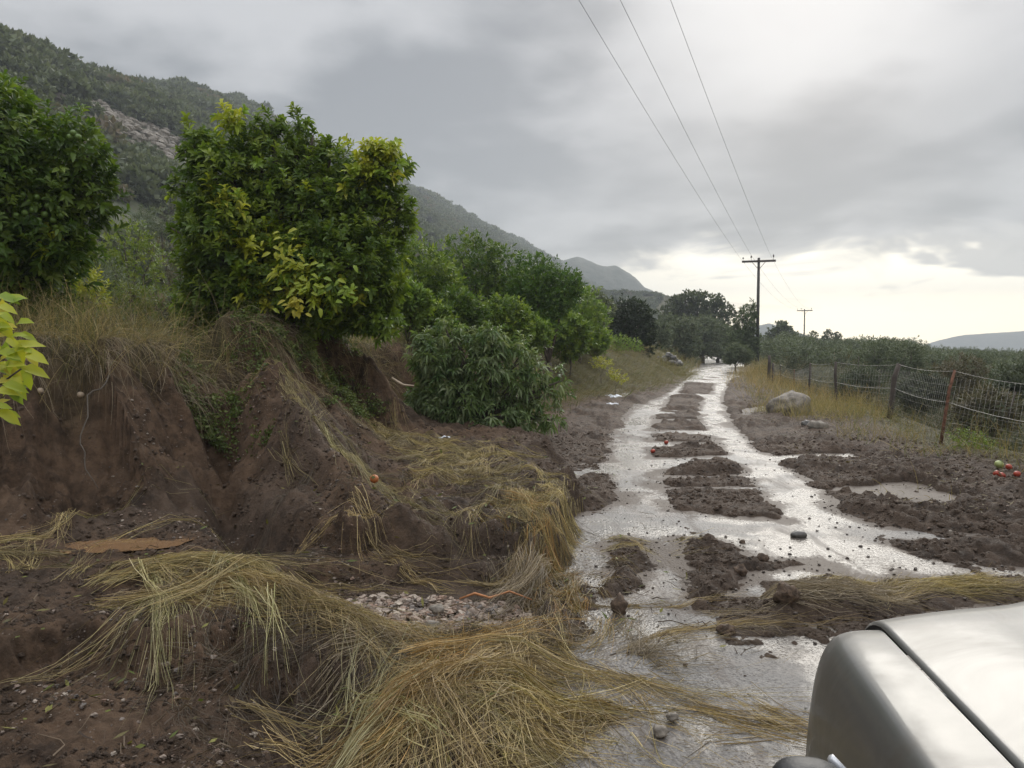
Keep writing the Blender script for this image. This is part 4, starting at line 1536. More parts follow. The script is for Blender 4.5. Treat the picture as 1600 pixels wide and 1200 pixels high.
gmesh('straw_wisps', [
    swath(gl((800, 945), (930, 950), (1060, 950), (1160, 930), (1210, 905)), 90, .05, .01, .9, .0034, STRAW, .08),
    swath(gl((950, 1020), (1040, 990), (1140, 978), (1300, 975)), 130, .06, .015, .8, .0034, STRAW, .1),
    swath(gl((960, 940), (1080, 960), (1180, 960)), 60, .3, .01, .5, .003, DRYG, .5),
    swath(gl((1000, 850), (1020, 830), (980, 900)), 30, .08, .02, .4, .004, STRAW, .8),
    swath(gl((1210, 950), (1300, 950), (1420, 930)), 750, .13, .06, .5, .004, DRYG, .25),
    swath(gl((1300, 935), (1460, 925), (1620, 925)), 700, .2, .04, .5, .004, STRAW_G, .4),
], 'thin straw wisps washed over the wet road in front of the car')


# grass over the top of the bank, drooping
def bank_fringe(s0, s1, n, back, L, colfn, W=.005, up=.5, outw=.7, droop=3.0, dens=None, seg=8):
    P = np.asarray(FOOT, float)
    sg = np.concatenate([[0], np.cumsum(np.linalg.norm(np.diff(P, axis=0), axis=1))])
    s = rng.uniform(s0, s1, n)
    if dens is not None:
        keep = rng.random(n) < np.clip(.5 + 1.3 * gn(s * dens, s * 0 + 2.2, 99), 0, 1)
        s = s[keep]
        n = len(s)
    x = np.interp(s, sg, P[:, 0])
    y = np.interp(s, sg, P[:, 1])
    dx = np.interp(s + .3, sg, P[:, 0]) - np.interp(s - .3, sg, P[:, 0])
    dy = np.interp(s + .3, sg, P[:, 1]) - np.interp(s - .3, sg, P[:, 1])
    q = np.hypot(dx, dy)
    dx, dy = dx / q, dy / q
    off = back[0] + (back[1] - back[0]) * rng.random(n)
    px_, py_ = x - dy * off, y + dx * off
    P0 = np.stack([px_, py_, hz(px_, py_)], 1)
    D0 = np.stack([dy * outw, -dx * outw, np.full(n, up)], 1) + .35 * rng.normal(size=(n, 3))
    C = colfn(P0, None, n) * (.75 + .5 * rng.random((n, 1)))
    return strands(P0, D0, L * (.5 + .8 * rng.random(n)), W * (.7 + .6 * rng.random(n)), C, seg=seg, droop=droop, curl=.8, lay=.03)


S_A = 20.0
gmesh('overhanging_grass', [
    bank_fringe(25, 33.5, 3000, (1.0, 1.6), .62, pal((.34, .28, .19), (.25, .19, .12), (.18, .14, .09)), .0045, .5, .8, 4.0, .9),
    bank_fringe(25, 33.5, 1800, (1.1, 2.0), .55, STRAW_G, .0055, .9, .5, 2.2, 1.3),
    bank_fringe(30, 38, 1200, (.9, 1.5), .55, DRYG, .005, .4, .9, 4.0, 1.2),
], 'dry grass and roots hanging over the top edge of the eroded bank')
gmesh('terrace_grass', [
    bank_fringe(25, 40, 5200, (.9, 3.6), .55, STRAW_G, .006, 1.0, .1, .8, .5),
    bank_fringe(25, 40, 3500, (.9, 5.5), .50, pal((.10, .12, .035), (.15, .16, .05), (.08, .10, .03)), .007, 1.0, .1, .8),
    bank_fringe(25, 40, 1200, (1.0, 4), .85, DRYG, .005, 1.0, .1, .7, .7),
], 'tall rank grass growing on the terrace above the bank')
# the green vines and grass trailing down the bank beneath the big tree
vine = []
P0 = []
for k in range(420):
    s = rng.uniform(32.2, 36.5)
    P0.append(s)


def bank_points(n, s0, s1, o0, o1):
    P = np.asarray(FOOT, float)
    sg = np.concatenate([[0], np.cumsum(np.linalg.norm(np.diff(P, axis=0), axis=1))])
    s = rng.uniform(s0, s1, n)
    x = np.interp(s, sg, P[:, 0])
    y = np.interp(s, sg, P[:, 1])
    dx = np.interp(s + .3, sg, P[:, 0]) - np.interp(s - .3, sg, P[:, 0])
    dy = np.interp(s + .3, sg, P[:, 1]) - np.interp(s - .3, sg, P[:, 1])
    q = np.hypot(dx, dy)
    dx, dy = dx / q, dy / q
    off = rng.uniform(o0, o1, n)
    a, b = x - dy * off, y + dx * off
    return np.stack([a, b, hz(a, b)], 1), np.stack([dy, -dx, np.zeros(n)], 1)


P_, N_ = bank_points(5200, 30.9, 34.6, .0, 1.3)
w = gn(P_[:, 0] * 1.4, P_[:, 1] * 1.4 + P_[:, 2], 55) > .0
P_, N_ = P_[w], N_[w]
gmesh('trailing_vines', [
    shoot_leaves(P_ + N_ * .05, norm(N_ + [0, 0, .2]), 7, .045, .5, pal((.10, .14, .03), (.14, .17, .045), (.07, .10, .025)), .12, False, .0),
    bank_fringe(31.0, 36.8, 1500, (.4, 1.3), .7, STRAW_G, .005, .2, .9, 5.0, 1.5),
    bank_fringe(34.5, 38.5, 900, (.3, 1.0), .7, DRYG, .005, .2, .9, 5.0, 1.5),
], 'green creeper and grass trailing down the bank below the large citrus tree', cat='creeper')


def field_grass(n, xs, ys, cond, L, colfn, W=.006, droop=.8, lean=(0, 0), seg=6, curl=.4):
    x = rng.uniform(xs[0], xs[1], n)
    y = rng.uniform(ys[0], ys[1], n)
    z, d, u, ua, mud, grassy, inroad, steep = terrain(x, y)
    k = cond(x, y, d, u, z)
    x, y, z = x[k], y[k], z[k]
    n = len(x)
    P0 = np.stack([x, y, z], 1)
    D0 = np.array([lean[0], lean[1], 1.0]) + .35 * rng.normal(size=(n, 3))
    C = colfn(P0, None, n) * (.75 + .5 * rng.random((n, 1)))
    return strands(P0, D0, L * (.5 + .8 * rng.random(n)), W * (.7 + .6 * rng.random(n)), C, seg=seg, droop=droop, curl=curl, lay=.02)


patch = lambda x, y, f, s, th: gn(x * f, y * f, s) > th
gmesh('bank_grass', [
    field_grass(30000, (-3, 16), (13, 45), lambda x, y, d, u, z: (d > -.6 + 1.2 * (y < 14)) & (d < 3.2) & (y > 10.5), .65, pal((.24, .19, .09), (.19, .17, .08), (.28, .22, .11), (.14, .14, .055)), .011, 2.0, (.5, -.4)),
    field_grass(9000, (-3, 16), (13, 45), lambda x, y, d, u, z: (d > -1.2) & (d < 1.6) & (y > 14) & patch(x, y, .5, 8, 0), .4, pal((.10, .13, .04), (.14, .17, .05)), .011, 1.5, (.3, -.3)),
], 'matted dry grass covering the bank left of the road further back')
gmesh('far_verge_grass', [
    field_grass(16000, (8, 34), (38, 110), lambda x, y, d, u, z: ((d > -.4) & (d < 4)) | ((u > 2.0) & (u < 7)), .8, pal((.26, .20, .09), (.20, .17, .07), (.12, .14, .05)), .035, 1.0, (0, 0), 5),
], 'tawny grass along both verges of the distant road')
gmesh('verge_tufts', [
    field_grass(1500, (6.0, 8.2), (15.6, 19.0), lambda x, y, d, u, z: np.hypot(x - 6.9, y - 17.6) > .35, .42, pal((.40, .31, .14), (.30, .24, .10), (.2, .2, .07)), .009, 1.2),
    field_grass(15000, (3, 12), (8, 24), lambda x, y, d, u, z: (u > 1.9) & (u < fence_u(y) + .2) & (gn(x * .75, y * .5, 141) + .35 * sst(u, fence_u(y) - 2.2, fence_u(y) - .4) > .30), .34, pal((.36, .27, .12), (.28, .22, .09), (.17, .18, .06), (.42, .33, .16)), .008, 2.2, (-.4, -.5)),
    field_grass(3500, (3, 12), (8, 24), lambda x, y, d, u, z: (u > 1.9) & (u < fence_u(y)) & (gn(x * .9, y * .7, 142) > .32), .22, pal((.10, .15, .03), (.16, .21, .05)), .010, 2.0),
], 'tufts of flattened golden and green grass in the muddy right verge')
gmesh('verge_grass', [
    field_grass(15000, (4, 16), (6, 45), lambda x, y, d, u, z: (u > fence_u(y) - 1.1 + .7 * gn(y * .5, y * 0, 4)) & (u < fence_u(y) + .5) & patch(x, y, .55, 9, -.25), .55, pal((.30, .22, .09), (.24, .20, .07), (.33, .25, .12), (.18, .18, .06)), .008, .8),
    field_grass(9000, (4, 16), (6, 45), lambda x, y, d, u, z: (u > fence_u(y) - 1.8 + .9 * gn(y * .5, y * 0, 4)) & (u < fence_u(y)) & patch(x, y, .8, 19, .05), .30, pal((.10, .13, .03), (.15, .17, .05), (.18, .18, .06)), .008, 1.4),
    field_grass(9000, (4, 16), (17, 45), lambda x, y, d, u, z: (u > fence_u(y) - 1.0) & (u < fence_u(y) + .8), .6, pal((.32, .23, .10), (.28, .2, .08)), .010, .8),
    field_grass(16000, (6, 30), (17, 60), lambda x, y, d, u, z: (u > fence_u(y) - 1.9 + .5 * gn(y * .6, y * 0, 14)) & (u < fence_u(y) + .5), .55, pal((.42, .31, .14), (.34, .25, .11), (.30, .24, .12)), .014, .8),
], 'golden and green grass along the fence')
def clump_pal(A, B, f=.45, seed=120):
    pa, pb = pal(*A), pal(*B)

    def fn(P, N, n):
        a, b = pa(P, N, n), pb(P, N, n)
        Q = P[:, 0] if P.ndim == 3 else P
        t = sst(fbm(Q[:, 0] * f, Q[:, 1] * f, 3, seed) + .15 * rng.normal(size=n), -.25, .35)[:, None]
        return a * (1 - t) + b * t
    return fn


BR1 = clump_pal([(.05, .062, .034), (.075, .085, .05), (.04, .05, .028)], [(.11, .10, .062), (.085, .09, .05), (.13, .115, .075)])  # near brush tones kept dark, its inner shade put into the colour
# brush mass behind the fence
gmesh('reed_brush', [
    field_grass(60000, (6, 40), (6, 44), lambda x, y, d, u, z: (u > fence_u(y) + .35) & (u < 13) & (gn(x * .7, y * .7, 121) > -.35), 1.15, BR1, .013, 1.3, (0, 0), 6, 1.4),
    field_grass(17000, (6, 40), (6, 44), lambda x, y, d, u, z: (u > fence_u(y) + .4) & (u < 13) & (gn(x * .5, y * .5, 122) > .1), 1.3, pal((.20, .15, .095), (.16, .125, .08), (.24, .20, .13)), .010, .6, (0, 0), 6, .8),
    field_grass(22000, (14, 70), (20, 70), lambda x, y, d, u, z: (u > 5) & (u < 40), .9, pal((.085, .10, .05), (.12, .125, .07), (.14, .13, .075)), .05, .8, (0, 0), 4, .8),
], 'dense dull green and brown brush filling the slope behind the fence', cat='brush')
P_ = []
x = rng.uniform(5, 40, 16000)
y = rng.uniform(7, 44, 16000)
_, _, u_, _, _, _, _, _ = terrain(x, y)
k = (u_ > fence_u(y) + .4) & (u_ < 16)
x, y = x[k], y[k]
z = hz(x, y) + rng.random(len(x)) * (.5 + .9 * sst(gn(x * .45, y * .45, 123), -.3, .4))
P_ = np.stack([x, y, z], 1)
gmesh('brush_leaves', [shoot_leaves(P_, norm(rng.normal(size=P_.shape) + [0, -.2, .8]), 7, .12, .22, BR1, .18, False, .4)],
      'small leaved undergrowth mixed into the brush behind the fence', cat='undergrowth', mat='dull_leaf')


for i, (a, b, yy, w, lab) in enumerate([(1340, 600, 21, 34, 'grey bush behind the thin stake in the middle of the fence'), (1440, 610, 17, 40, 'dark bush between the thick leaning post and the rusty post'),
                                        (1540, 640, 13.5, 46, 'dark bush right of the rusty post'), (1590, 600, 17, 46, 'brownish bush at the right edge behind the fence'), (1240, 575, 36, 26, 'low grey bush beyond the far end of the fence'), (1500, 585, 22, 44, 'grey green bush behind the rusty post')]):
    tree('brush_bush', a, 640, yy, [(a - w * .5, b + 6, w * .6, w * .45), (a + w * .4, b, w * .6, w * .5), (a, b - w * .2, w * .5, w * .4), (a + w * .1, b + w * .4, w * .8, w * .5)],
         lab, 'bush', 'bushes behind the fence', colfn=[pal((.06, .075, .045), (.09, .105, .065)), pal((.04, .05, .028), (.065, .075, .04)), pal((.12, .10, .065), (.09, .085, .05))][i % 3],
         nshoot=700, k=7, L=.13, W=.22, full=False, r0=.02, mat='dull_leaf', upb=.6)


# ------------------------------------------------------------------ gravel, clods (stuff)
def scatter_stones(P, r, C, seed=3, kinds=6):
    base = []
    for k in range(kinds):
        V, Q = rock_geo((0, 0, 0), 1, seed + k, (1, .7, .5), 7, 5, .7)
        base.append((V, Q))
    out = []
    n = len(P)
    kk = rng.integers(0, kinds, n)
    for k in range(kinds):
        V, Q = base[k]
        m = np.where(kk == k)[0]
        if not len(m):
            continue
        a = rng.uniform(0, 6.28, len(m))
        ca, sa = np.cos(a)[:, None], np.sin(a)[:, None]
        X = V[None, :, 0] * ca - V[None, :, 1] * sa
        Y = V[None, :, 0] * sa + V[None, :, 1] * ca
        Z = np.broadcast_to(V[None, :, 2], X.shape)
        W = np.stack([X, Y, Z], -1) * r[m][:, None, None] + P[m][:, None, :]
        q = (Q[None] + (np.arange(len(m)) * len(V))[:, None, None]).reshape(-1, 4)
        out.append((W.reshape(-1, 3), np.zeros((0, 3), int), q, np.repeat(C[m], len(V), 0)))
    return out


STONE = pal((.27, .21, .165), (.17, .12, .09), (.36, .30, .24), (.10, .085, .075), (.23, .145, .10), (.12, .085, .06))
MUDC = pal((.05, .035, .025), (.07, .05, .036), (.04, .028, .02))


def box_pts(n, poly):
    P = np.asarray(poly)[:, :2]
    a, b = P.min(0), P.max(0)
    q = rng.uniform(a, b, (n, 2))
    q = q[poly_sdf(q[:, 0], q[:, 1], P) < 0]
    return np.concatenate([q, hz(q[:, 0], q[:, 1])[:, None]], 1)


P1 = box_pts(2600, gp((500, 940), (620, 925), (760, 935), (830, 950), (830, 985), (700, 1010), (600, 1010), (520, 985)))
r1 = .009 + .034 * rng.random(len(P1)) ** 2.4
gm = [*scatter_stones(P1 + [0, 0, .012], r1, STONE(None, None, len(P1)))]
gmesh('gravel', gm, 'pale pink and grey gravel in the washed out channel', 'gravel', 'gravel')
P2 = box_pts(16000, [(-4.2, 2.0), (0.4, 2.0), (0.4, 6.0), (-1.9, 9.5), (-4.0, 7.0)])
P2b = box_pts(9000, gp((1140, 620), (1330, 640), (1600, 780), (1700, 880), (1400, 840), (1230, 760)))
P2 = np.concatenate([P2, P2b])
keep = fbm(P2[:, 0] * 1.2, P2[:, 1] * 1.2, 3, 66) > .1 + .5 * (rng.random(len(P2)) - .5)
P2 = P2[keep]
r2 = .004 + .016 * rng.random(len(P2)) ** 3
gmesh('pebbles', scatter_stones(P2 + [0, 0, .004], r2, STONE(None, None, len(P2)) * .8), 'small pale pebbles scattered through the mud', 'gravel', 'pebbles')
# clods on and beside the road
x = rng.uniform(-.5, 7, 34000)
y = 3.6 * (24 / 3.6) ** rng.random(34000)
_, _, u_, _, _, _, _, _ = terrain(x, y)
q = np.full(len(x), 9.0)
for (P, h, sf) in MUD:
    q = np.minimum(q, np.abs(poly_sdf(x, y, P)))
pr = np.exp(-q / .14) * .8 + .10 * sst(fbm(x * .9, y * .9, 3, 131), -.1, .5) + .02
k = (rng.random(len(x)) < pr) & (u_ > -2.6) & (u_ < 4.0)
x, y = x[k], y[k]
P3 = np.stack([x, y, np.maximum(hz(x, y), 0)], 1)
r3 = .003 + .015 * rng.random(len(P3)) ** 4.5
gmesh('mud_crumbs', scatter_stones(P3 + np.stack([0 * r3, 0 * r3, r3 * .3], 1), r3, MUDC(None, None, len(P3))), 'dark mud crumbs scattered around the mud ridges on the road', 'gravel', 'mud crumbs')
# crumbly soil: clods over every near mud surface
cp = []
for k in range(4):
    V, Q = rock_geo((0, 0, 0), 1, 60 + k, (1, .8, .65), 7, 5, .5)
    cp.append(proto_mesh('crumb_' + 'abcd'[k], V, np.zeros((0, 3), int), Q, np.tile([[.05, .04, .03]], (len(V), 1)), M['clod']))
n = 150000
rr_ = 2.0 * (14 / 2.0) ** rng.random(n)
aa_ = rng.uniform(-.72, .72, n)
x, y = rr_ * np.sin(aa_), rr_ * np.cos(aa_)
_, d_, u_, _, mud_, _, road_, _ = terrain(x, y)
zz_ = hz(x, y)
k = (zz_ > .0) & (d_ < 1.0) & (u_ < fence_u(y) - .3) | (mud_ > .6) & (zz_ > .005) | (x < -.6) & (d_ < 1.0)
k &= fbm(x * 2.2, y * 2.2, 3, 98) + .9 * rng.random(n) > .25 + .5 * (d_ > -.2)
x, y, zz_, rr_ = x[k], y[k], zz_[k], rr_[k]
sz = (.0035 + .017 * rng.random(len(x)) ** 4) * np.clip(rr_ / 5, .7, 1.6)
o = gn_scatter('soil_clods', np.stack([x, y, zz_ + sz * .15], 1), sz, rng.uniform(0, 6.28, len(x)), rng.integers(0, 4, len(x)), cp)
tag(o, 'crumbly dark brown soil clods covering the washed out mud', 'soil', kind='stuff')
# leaf litter and broken stalks in the right verge mud and mounds
xl, yl = rng.uniform(2.5, 9, 9000), rng.uniform(7, 22, 9000)
_, _, u_, _, _, _, _, _ = terrain(xl, yl)
k = (u_ > 1.6) & (u_ < 4.5) & (fbm(xl * .8, yl * .8, 3, 12) > -.05)
xl, yl = xl[k], yl[k]
Pl = np.stack([xl, yl, np.maximum(hz(xl, yl), 0) + .012], 1)
dl = norm(rng.normal(size=Pl.shape) * [1, 1, .25])
lt = leaf_geo(Pl, dl, np.tile([[0, 0, 1.0]], (len(Pl), 1)) + .4 * rng.normal(size=Pl.shape), .05 + .05 * rng.random(len(Pl)), .018, pal((.13, .09, .05), (.09, .07, .035), (.16, .13, .07), (.07, .06, .03))(None, None, len(Pl)), False)
gmesh('leaf_litter', [lt], 'brown leaf litter in the muddy right verge', 'dull_leaf', 'leaf litter')


# broken twigs, roots and torn leaves carried down by the water
tw = []
nn = 1500
x = rng.uniform(-3.6, 1.4, nn)
y = 2.3 * (11 / 2.3) ** rng.random(nn)
_, d_, u_, _, _, _, _, _ = terrain(x, y)
k = (d_ < .3) & (u_ < .4)
x, y = x[k], y[k]
L_t = .06 + .22 * rng.random(len(x)) ** 2
a_ = rng.uniform(0, 6.28, len(x))
Pt = np.zeros((len(x), 4, 3))
for q_ in range(4):
    aa2 = a_ + rng.normal(size=len(x)) * .25
    Pt[:, q_, 0] = x + np.cos(aa2) * L_t * q_ / 3
    Pt[:, q_, 1] = y + np.sin(aa2) * L_t * q_ / 3
    Pt[:, q_, 2] = hz(Pt[:, q_, 0], Pt[:, q_, 1]) + .012 + .05 * rng.random(len(x)) ** 2
tw.append(ribbons(Pt, .006 + .008 * rng.random(len(x)), pal((.06, .04, .028), (.11, .075, .05), (.16, .12, .08), (.045, .032, .024))(None, None, len(x))))
m_ = rng.permutation(len(x))[:700]
Pl = np.stack([x[m_] + .05, y[m_] - .03, hz(x[m_] + .05, y[m_] - .03) + .03], 1)
tw.append(leaf_geo(Pl, norm(rng.normal(size=Pl.shape) * [1, 1, .3]), np.tile([[0, 0, 1.0]], (len(Pl), 1)) + .4 * rng.normal(size=Pl.shape), .04 + .05 * rng.random(len(Pl)), .02,
                   pal((.14, .10, .05), (.10, .13, .03), (.20, .19, .05), (.08, .06, .035))(None, None, len(Pl)), False))
gmesh('flood_debris', tw, 'broken twigs and torn leaves scattered over the mud and straw', 'dull_leaf', 'debris')


# ------------------------------------------------------------------ single stones, clods, fruit, rubbish
def rock(name, px, py, r, label, cat, mat, sq=(1, .85, .65), z=None, seed=1, amp=.45, group=None, dz=.3, n=14, m=10):
    c = G(px, py, 0.0 if z is None else z)
    gz = max(float(hz(c[0], c[1])), 0) if z is None else z
    for _ in range(4):
        if z is None:
            c = G(px, py, gz)
            gz = max(float(hz(c[0], c[1])), 0)
    V, Q = rock_geo((0, 0, r * sq[2] * dz), r, seed, sq, n, m, amp)
    o = mesh(name, V, Q, M[mat])
    o.location = (c[0], c[1], gz)
    return tag(o, label, cat, group)


rock('stone', 1248, 839, .075, 'smooth grey oval stone alone on the wet road', 'stone', 'dark_rock', (1, .6, .5), seed=3, amp=.12, dz=.5)
rock('mud_clod', 967, 958, .065, 'dark cone shaped mud clod at the edge of the brown puddle track', 'clod', 'clod', (.8, .8, 1.1), seed=4, dz=.5)
rock('mud_clod', 1134, 990, .055, 'small dark mud clod caught in the straw wisps on the road', 'clod', 'clod', (1.1, .8, .7), seed=5, dz=.5)
rock('mud_clod', 1157, 897, .05, 'big lump at the right corner of the near mud ridge', 'clod', 'clod', (1, .8, .9), seed=6, dz=.5)
rock('mud_clod', 1190, 876, .05, 'rounded clod just behind the thin mud streak', 'clod', 'clod', (1, .8, .8), seed=7, dz=.5)
rock('mud_clod', 1228, 948, .075, 'upright dark clod at the left end of the straw pile by the car', 'clod', 'clod', (1, .8, 1.0), seed=8, dz=.6)
rock('mud_clod', 1160, 848, .028, 'tiny clod alone between the near ridge and the oval stone', 'clod', 'clod', seed=9, dz=.5)
rock('boulder', 1235, 645, .50, 'large pale rounded boulder half buried by the fence', 'boulder', 'rock', (1, .8, .78), seed=21, amp=.22, dz=.25, n=30, m=20)
rock('stone', 1277, 668, .20, 'flat grey stone at the foot of the boulder', 'stone', 'rock', (1.1, .7, .5), seed=22)
rock('stone', 1262, 667, .13, 'dark stone leaning on the boulder', 'stone', 'dark_rock', seed=23)
rock('stone', 12, 1078, .028, 'orange brown stone in the mud at the left edge', 'stone', 'root', (1.2, .6, .5), seed=24, z=-.15)
rock('stone', 1050, 1128, .03, 'white stone among the straw near the car', 'stone', 'rock', seed=25, dz=1.2)
rock('stone', 1032, 1150, .035, 'pinkish stone beside the straw heap', 'stone', 'rock', seed=26, dz=1.0)
rock('stone', 684, 957, .045, 'pink stone lying highest in the gravel channel', 'stone', 'rock', seed=27, dz=.8)
rock('stone', 676, 983, .045, 'pale triangular stone lowest in the gravel channel', 'stone', 'rock', seed=28, dz=.8)
rock('stone', 565, 1192, .024, 'pink pebble at the bottom edge of the photo', 'stone', 'rock', seed=29, z=-.05)
rock('stone', 62, 612, .030, 'round pale stone stuck in the left end of the bank face', 'stone', 'pale_root', z=None, seed=30)
bpy.data.objects[-1] if False else None


def stone_in_bank(px, py, label, seed):
    # march along the sight line until it meets the bank face
    d_ = ray(px, py)
    t = 3.0
    while t < 14:
        q = d_ * t + np.array([0, 0, CAMZ])
        if q[2] < float(hz(q[0], q[1])):
            break
        t += .01
    V, Q = rock_geo((0, 0, 0), .036, seed, (1, 1, .85), 12, 8, .1)
    o = mesh('stone', V, Q, M['pale_root'])
    o.location = q
    tag(o, label, 'stone')
    return q


bpy.data.objects.remove([o for o in COL.objects if o.get('label', '').startswith('round pale stone stuck')][0])
stone_in_bank(62, 611, 'left one of two round pale stones stuck in the bank face', 31)
stone_in_bank(126, 617, 'right one of two round pale stones stuck in the bank face', 32)


def fruit(px, py, r, label, mat, up=0.0, sq=(1, 1, .88), cat='fruit', group=None):
    gz = 0.0
    for _ in range(4):
        c = G(px, py, gz)
        gz = max(float(hz(c[0], c[1])), 0)
    root = empty('fallen_fruit', (c[0], c[1], gz + r * .8 + up), label, cat, group)
    V, Q = sphere((0, 0, 0), r, 14, 10, sq)
    mesh('skin', V, Q, M[mat], root)
    V, T, Q2, C = leaf_geo(np.zeros((5, 3)) + [0, 0, r * .86], np.array([[math.cos(a), math.sin(a), .1] for a in np.arange(5) * 1.257]), np.tile([[0, 0, 1.]], (5, 1)), r * .6, r * .25, np.tile([[.06, .12, .03]], (5, 1)), True, .2)
    mesh('calyx', V, [T, Q2], M['leaf'], root, C)
    root.rotation_euler = (random.uniform(-.8, .8), random.uniform(-.8, .8), random.uniform(0, 6))
    return root


fruit(1020, 708, .040, 'red tomato at the left end of the mud bar between the tracks', 'tomato')
fruit(1041, 694, .040, 'red tomato a little behind, beside the puddle between the tracks', 'tomato')
fruit(1557, 741, .040, 'red tomato leftmost in the pile under the fence', 'tomato')
fruit(1566, 742, .040, 'red tomato touching the pale green one', 'tomato')
fruit(1561, 735, .055, 'pale green tomato on top of the pile under the fence', 'pale_green', .05)
fruit(1576, 736, .040, 'red tomato behind the pile under the fence', 'tomato', .02)
fruit(1589, 745, .040, 'red tomato rightmost under the fence', 'tomato')
fruit(585, 768, .04, 'orange fruit lying in the grass of the mud mound', 'orange', .12)


def rag(px, py, w, label, seed, z=0.0):
    for _ in range(4):
        c = G(px, py, z)
        z = max(float(hz(c[0], c[1])), 0)
    g_ = np.linspace(-1, 1, 14)
    X, Y = np.meshgrid(g_, g_)
    Z = .25 * w * (fbm(X * 1.5 + seed, Y * 1.5, 3, seed) + .8)
    ed = 1 + .25 * gn(np.arctan2(Y, X) * 1.5, X * 0, seed)
    V = np.stack([X.ravel() * w * ed.ravel(), Y.ravel() * w * .5, Z.ravel()], 1)
    n = 14
    i = np.arange(n - 1)[:, None]
    j = np.arange(n - 1)[None]
    q = np.stack([i * n + j, i * n + j + 1, (i + 1) * n + j + 1, (i + 1) * n + j], -1).reshape(-1, 4)
    o = mesh('plastic_sheet', V, q, M['rag'])
    o.location = (c[0], c[1], max(float(hz(c[0], c[1])), 0) + .02)
    tag(o, label, 'rubbish')


rag(958, 618, .26, 'white plastic sheet crumpled at the foot of the grass bank', 3)
rag(957, 633, .16, 'flat whitish scrap in the mud below the plastic sheet', 5)
rag(692, 692, .10, 'small white plastic scrap by the fallen citrus tree', 7)
V, Fs = tubes([([(0, 0, 0), (.1, .02, .03), (.2, -.01, .01), (.33, .03, .04), (.48, -.02, .0)], [.006, .009, .008, .007, .004], 6)])
o = mesh('root', V, Fs, M['root'])
o.location = tuple(G(718, 938, .02)[:2]) + (.03,)
tag(o, 'thin orange root lying in the channel under the mud ledge', 'root')
q = G(612, 597, 1.0)
c0 = D(612, 590, 9.9)
V, Fs = tubes([([(0, 0, 0), (.08, .02, -.06), (.16, .0, -.10), (.30, .0, -.11)], [.012, .018, .015, .008], 7)])
o = mesh('root', V, Fs, M['pale_root'])
o.location = c0
tag(o, 'pale curved root sticking out of the bank left of the fallen tree', 'root')
# long bent root down the bank face
pts = [D(170, 590, 6.9), D(140, 620, 6.6), D(128, 680, 6.35), D(130, 720, 6.2), D(150, 760, 6.0)]
pts = [pts[int(k)] * (1 - k % 1) + pts[min(int(k) + 1, 4)] * (k % 1) + np.array([.02 * math.sin(k * 5), 0, .02 * math.cos(k * 7)]) for k in np.linspace(0, 4, 17)]
V, Fs = tubes([(pts, np.linspace(.008, .003, 17), 6)])
o = mesh('root', V, Fs, M['bark'])
tag(o, 'long bent brown root curving down the bank face', 'root')


# puddle
def puddle(name, c, rx, ry, z, seed, mat='puddle', ang=0.0):
    n = 48
    th = np.arange(n) * 2 * np.pi / n
    k = 1 + .18 * gn(np.cos(th) * 1.5 + seed, np.sin(th) * 1.5, seed)
    x_, y_ = rx * k * np.cos(th), ry * k * np.sin(th)
    V = np.stack([x_ * math.cos(ang) - y_ * math.sin(ang), x_ * math.sin(ang) + y_ * math.cos(ang), 0 * th], 1)
    V = np.concatenate([V, [[0, 0, 0]]])
    T = np.stack([np.arange(n), (np.arange(n) + 1) % n, np.full(n, n)], 1)
    o = mesh(name, V, T, M[mat])
    o.location = (c[0], c[1], z)
    return tag(o, kind='structure')


pc = G(192, 851, .165)
puddle('puddle', pc, .52, .25, .168, 3, ang=.25)


# ------------------------------------------------------------------ stone pile left of the road
sp = G(1048, 585)
pile = empty('stone_pile', (11.0, 48, tz(9.6, 48)), 'dark pile of loose stones and branches on the bank end', 'stone pile')
pile.location = tuple(D(1040, 556, 44)[:2]) + (float(terrain(np.array([D(1040, 556, 44)[0]]), np.array([44.]))[0][0]),)
for i in range(34):
    a, rr_ = random.uniform(0, 6.28), random.random() ** .5
    hgt = (1 - rr_) * .8
    V, Q = rock_geo((0, 0, 0), random.uniform(.14, .26), 40 + i, (1, .8, .7), 8, 6, .35)
    o = mesh('stone', V, Q, M['dark_rock'], pile)
    o.location = (rr_ * math.cos(a) * .9, rr_ * math.sin(a) * .7, hgt * random.uniform(.4, 1))

# ------------------------------------------------------------------ utility poles and wires
def make_pole(px, y, ztop, base_z, label, arm=1.3, r=.15):
    x0 = D(px, 500, y)[0]
    root = empty('utility_pole', (x0, y, base_z), label, 'utility pole', rz=-R(18))
    H = ztop - base_z
    V, Fs = tubes([([(0, 0, -.3), (0, 0, H * .5), (0, 0, H)], [r, r * .85, r * .68], 14)])
    mesh('post', V, Fs, M['pole_wood'], root)
    bx_ = lambda a, b: box(a, b)
    V, Q = bx_((-arm, -.07, H - .36), (arm, .05, H - .20))
    V[:, 1] -= r * .9
    ca = mesh('crossarm', V, Q, M['old_wood'], root, smooth=False)
    for s in (-1, 1):
        V, Fs = tubes([([(s * .55, -r, H - .3), (0, -r * .9, H - .95)], [.02, .02], 5)])
        mesh('brace', V, Fs, M['rust'], root)
    for xx, hh in ((-arm * .93, .28), (-arm * .45 * 1, .40), (arm * .86, .42)):
        V, Fs = tubes([([(xx, -r, H - .2), (xx, -r, H - .2 + hh * .45), (xx, -r, H - .2 + hh * .5), (xx, -r, H - .2 + hh * .75), (xx, -r, H - .2 + hh)], [.012, .012, .045, .06, .03], 9)])
        mesh('insulator', V, Fs, M['ceramic'], root)
    return root, x0, H


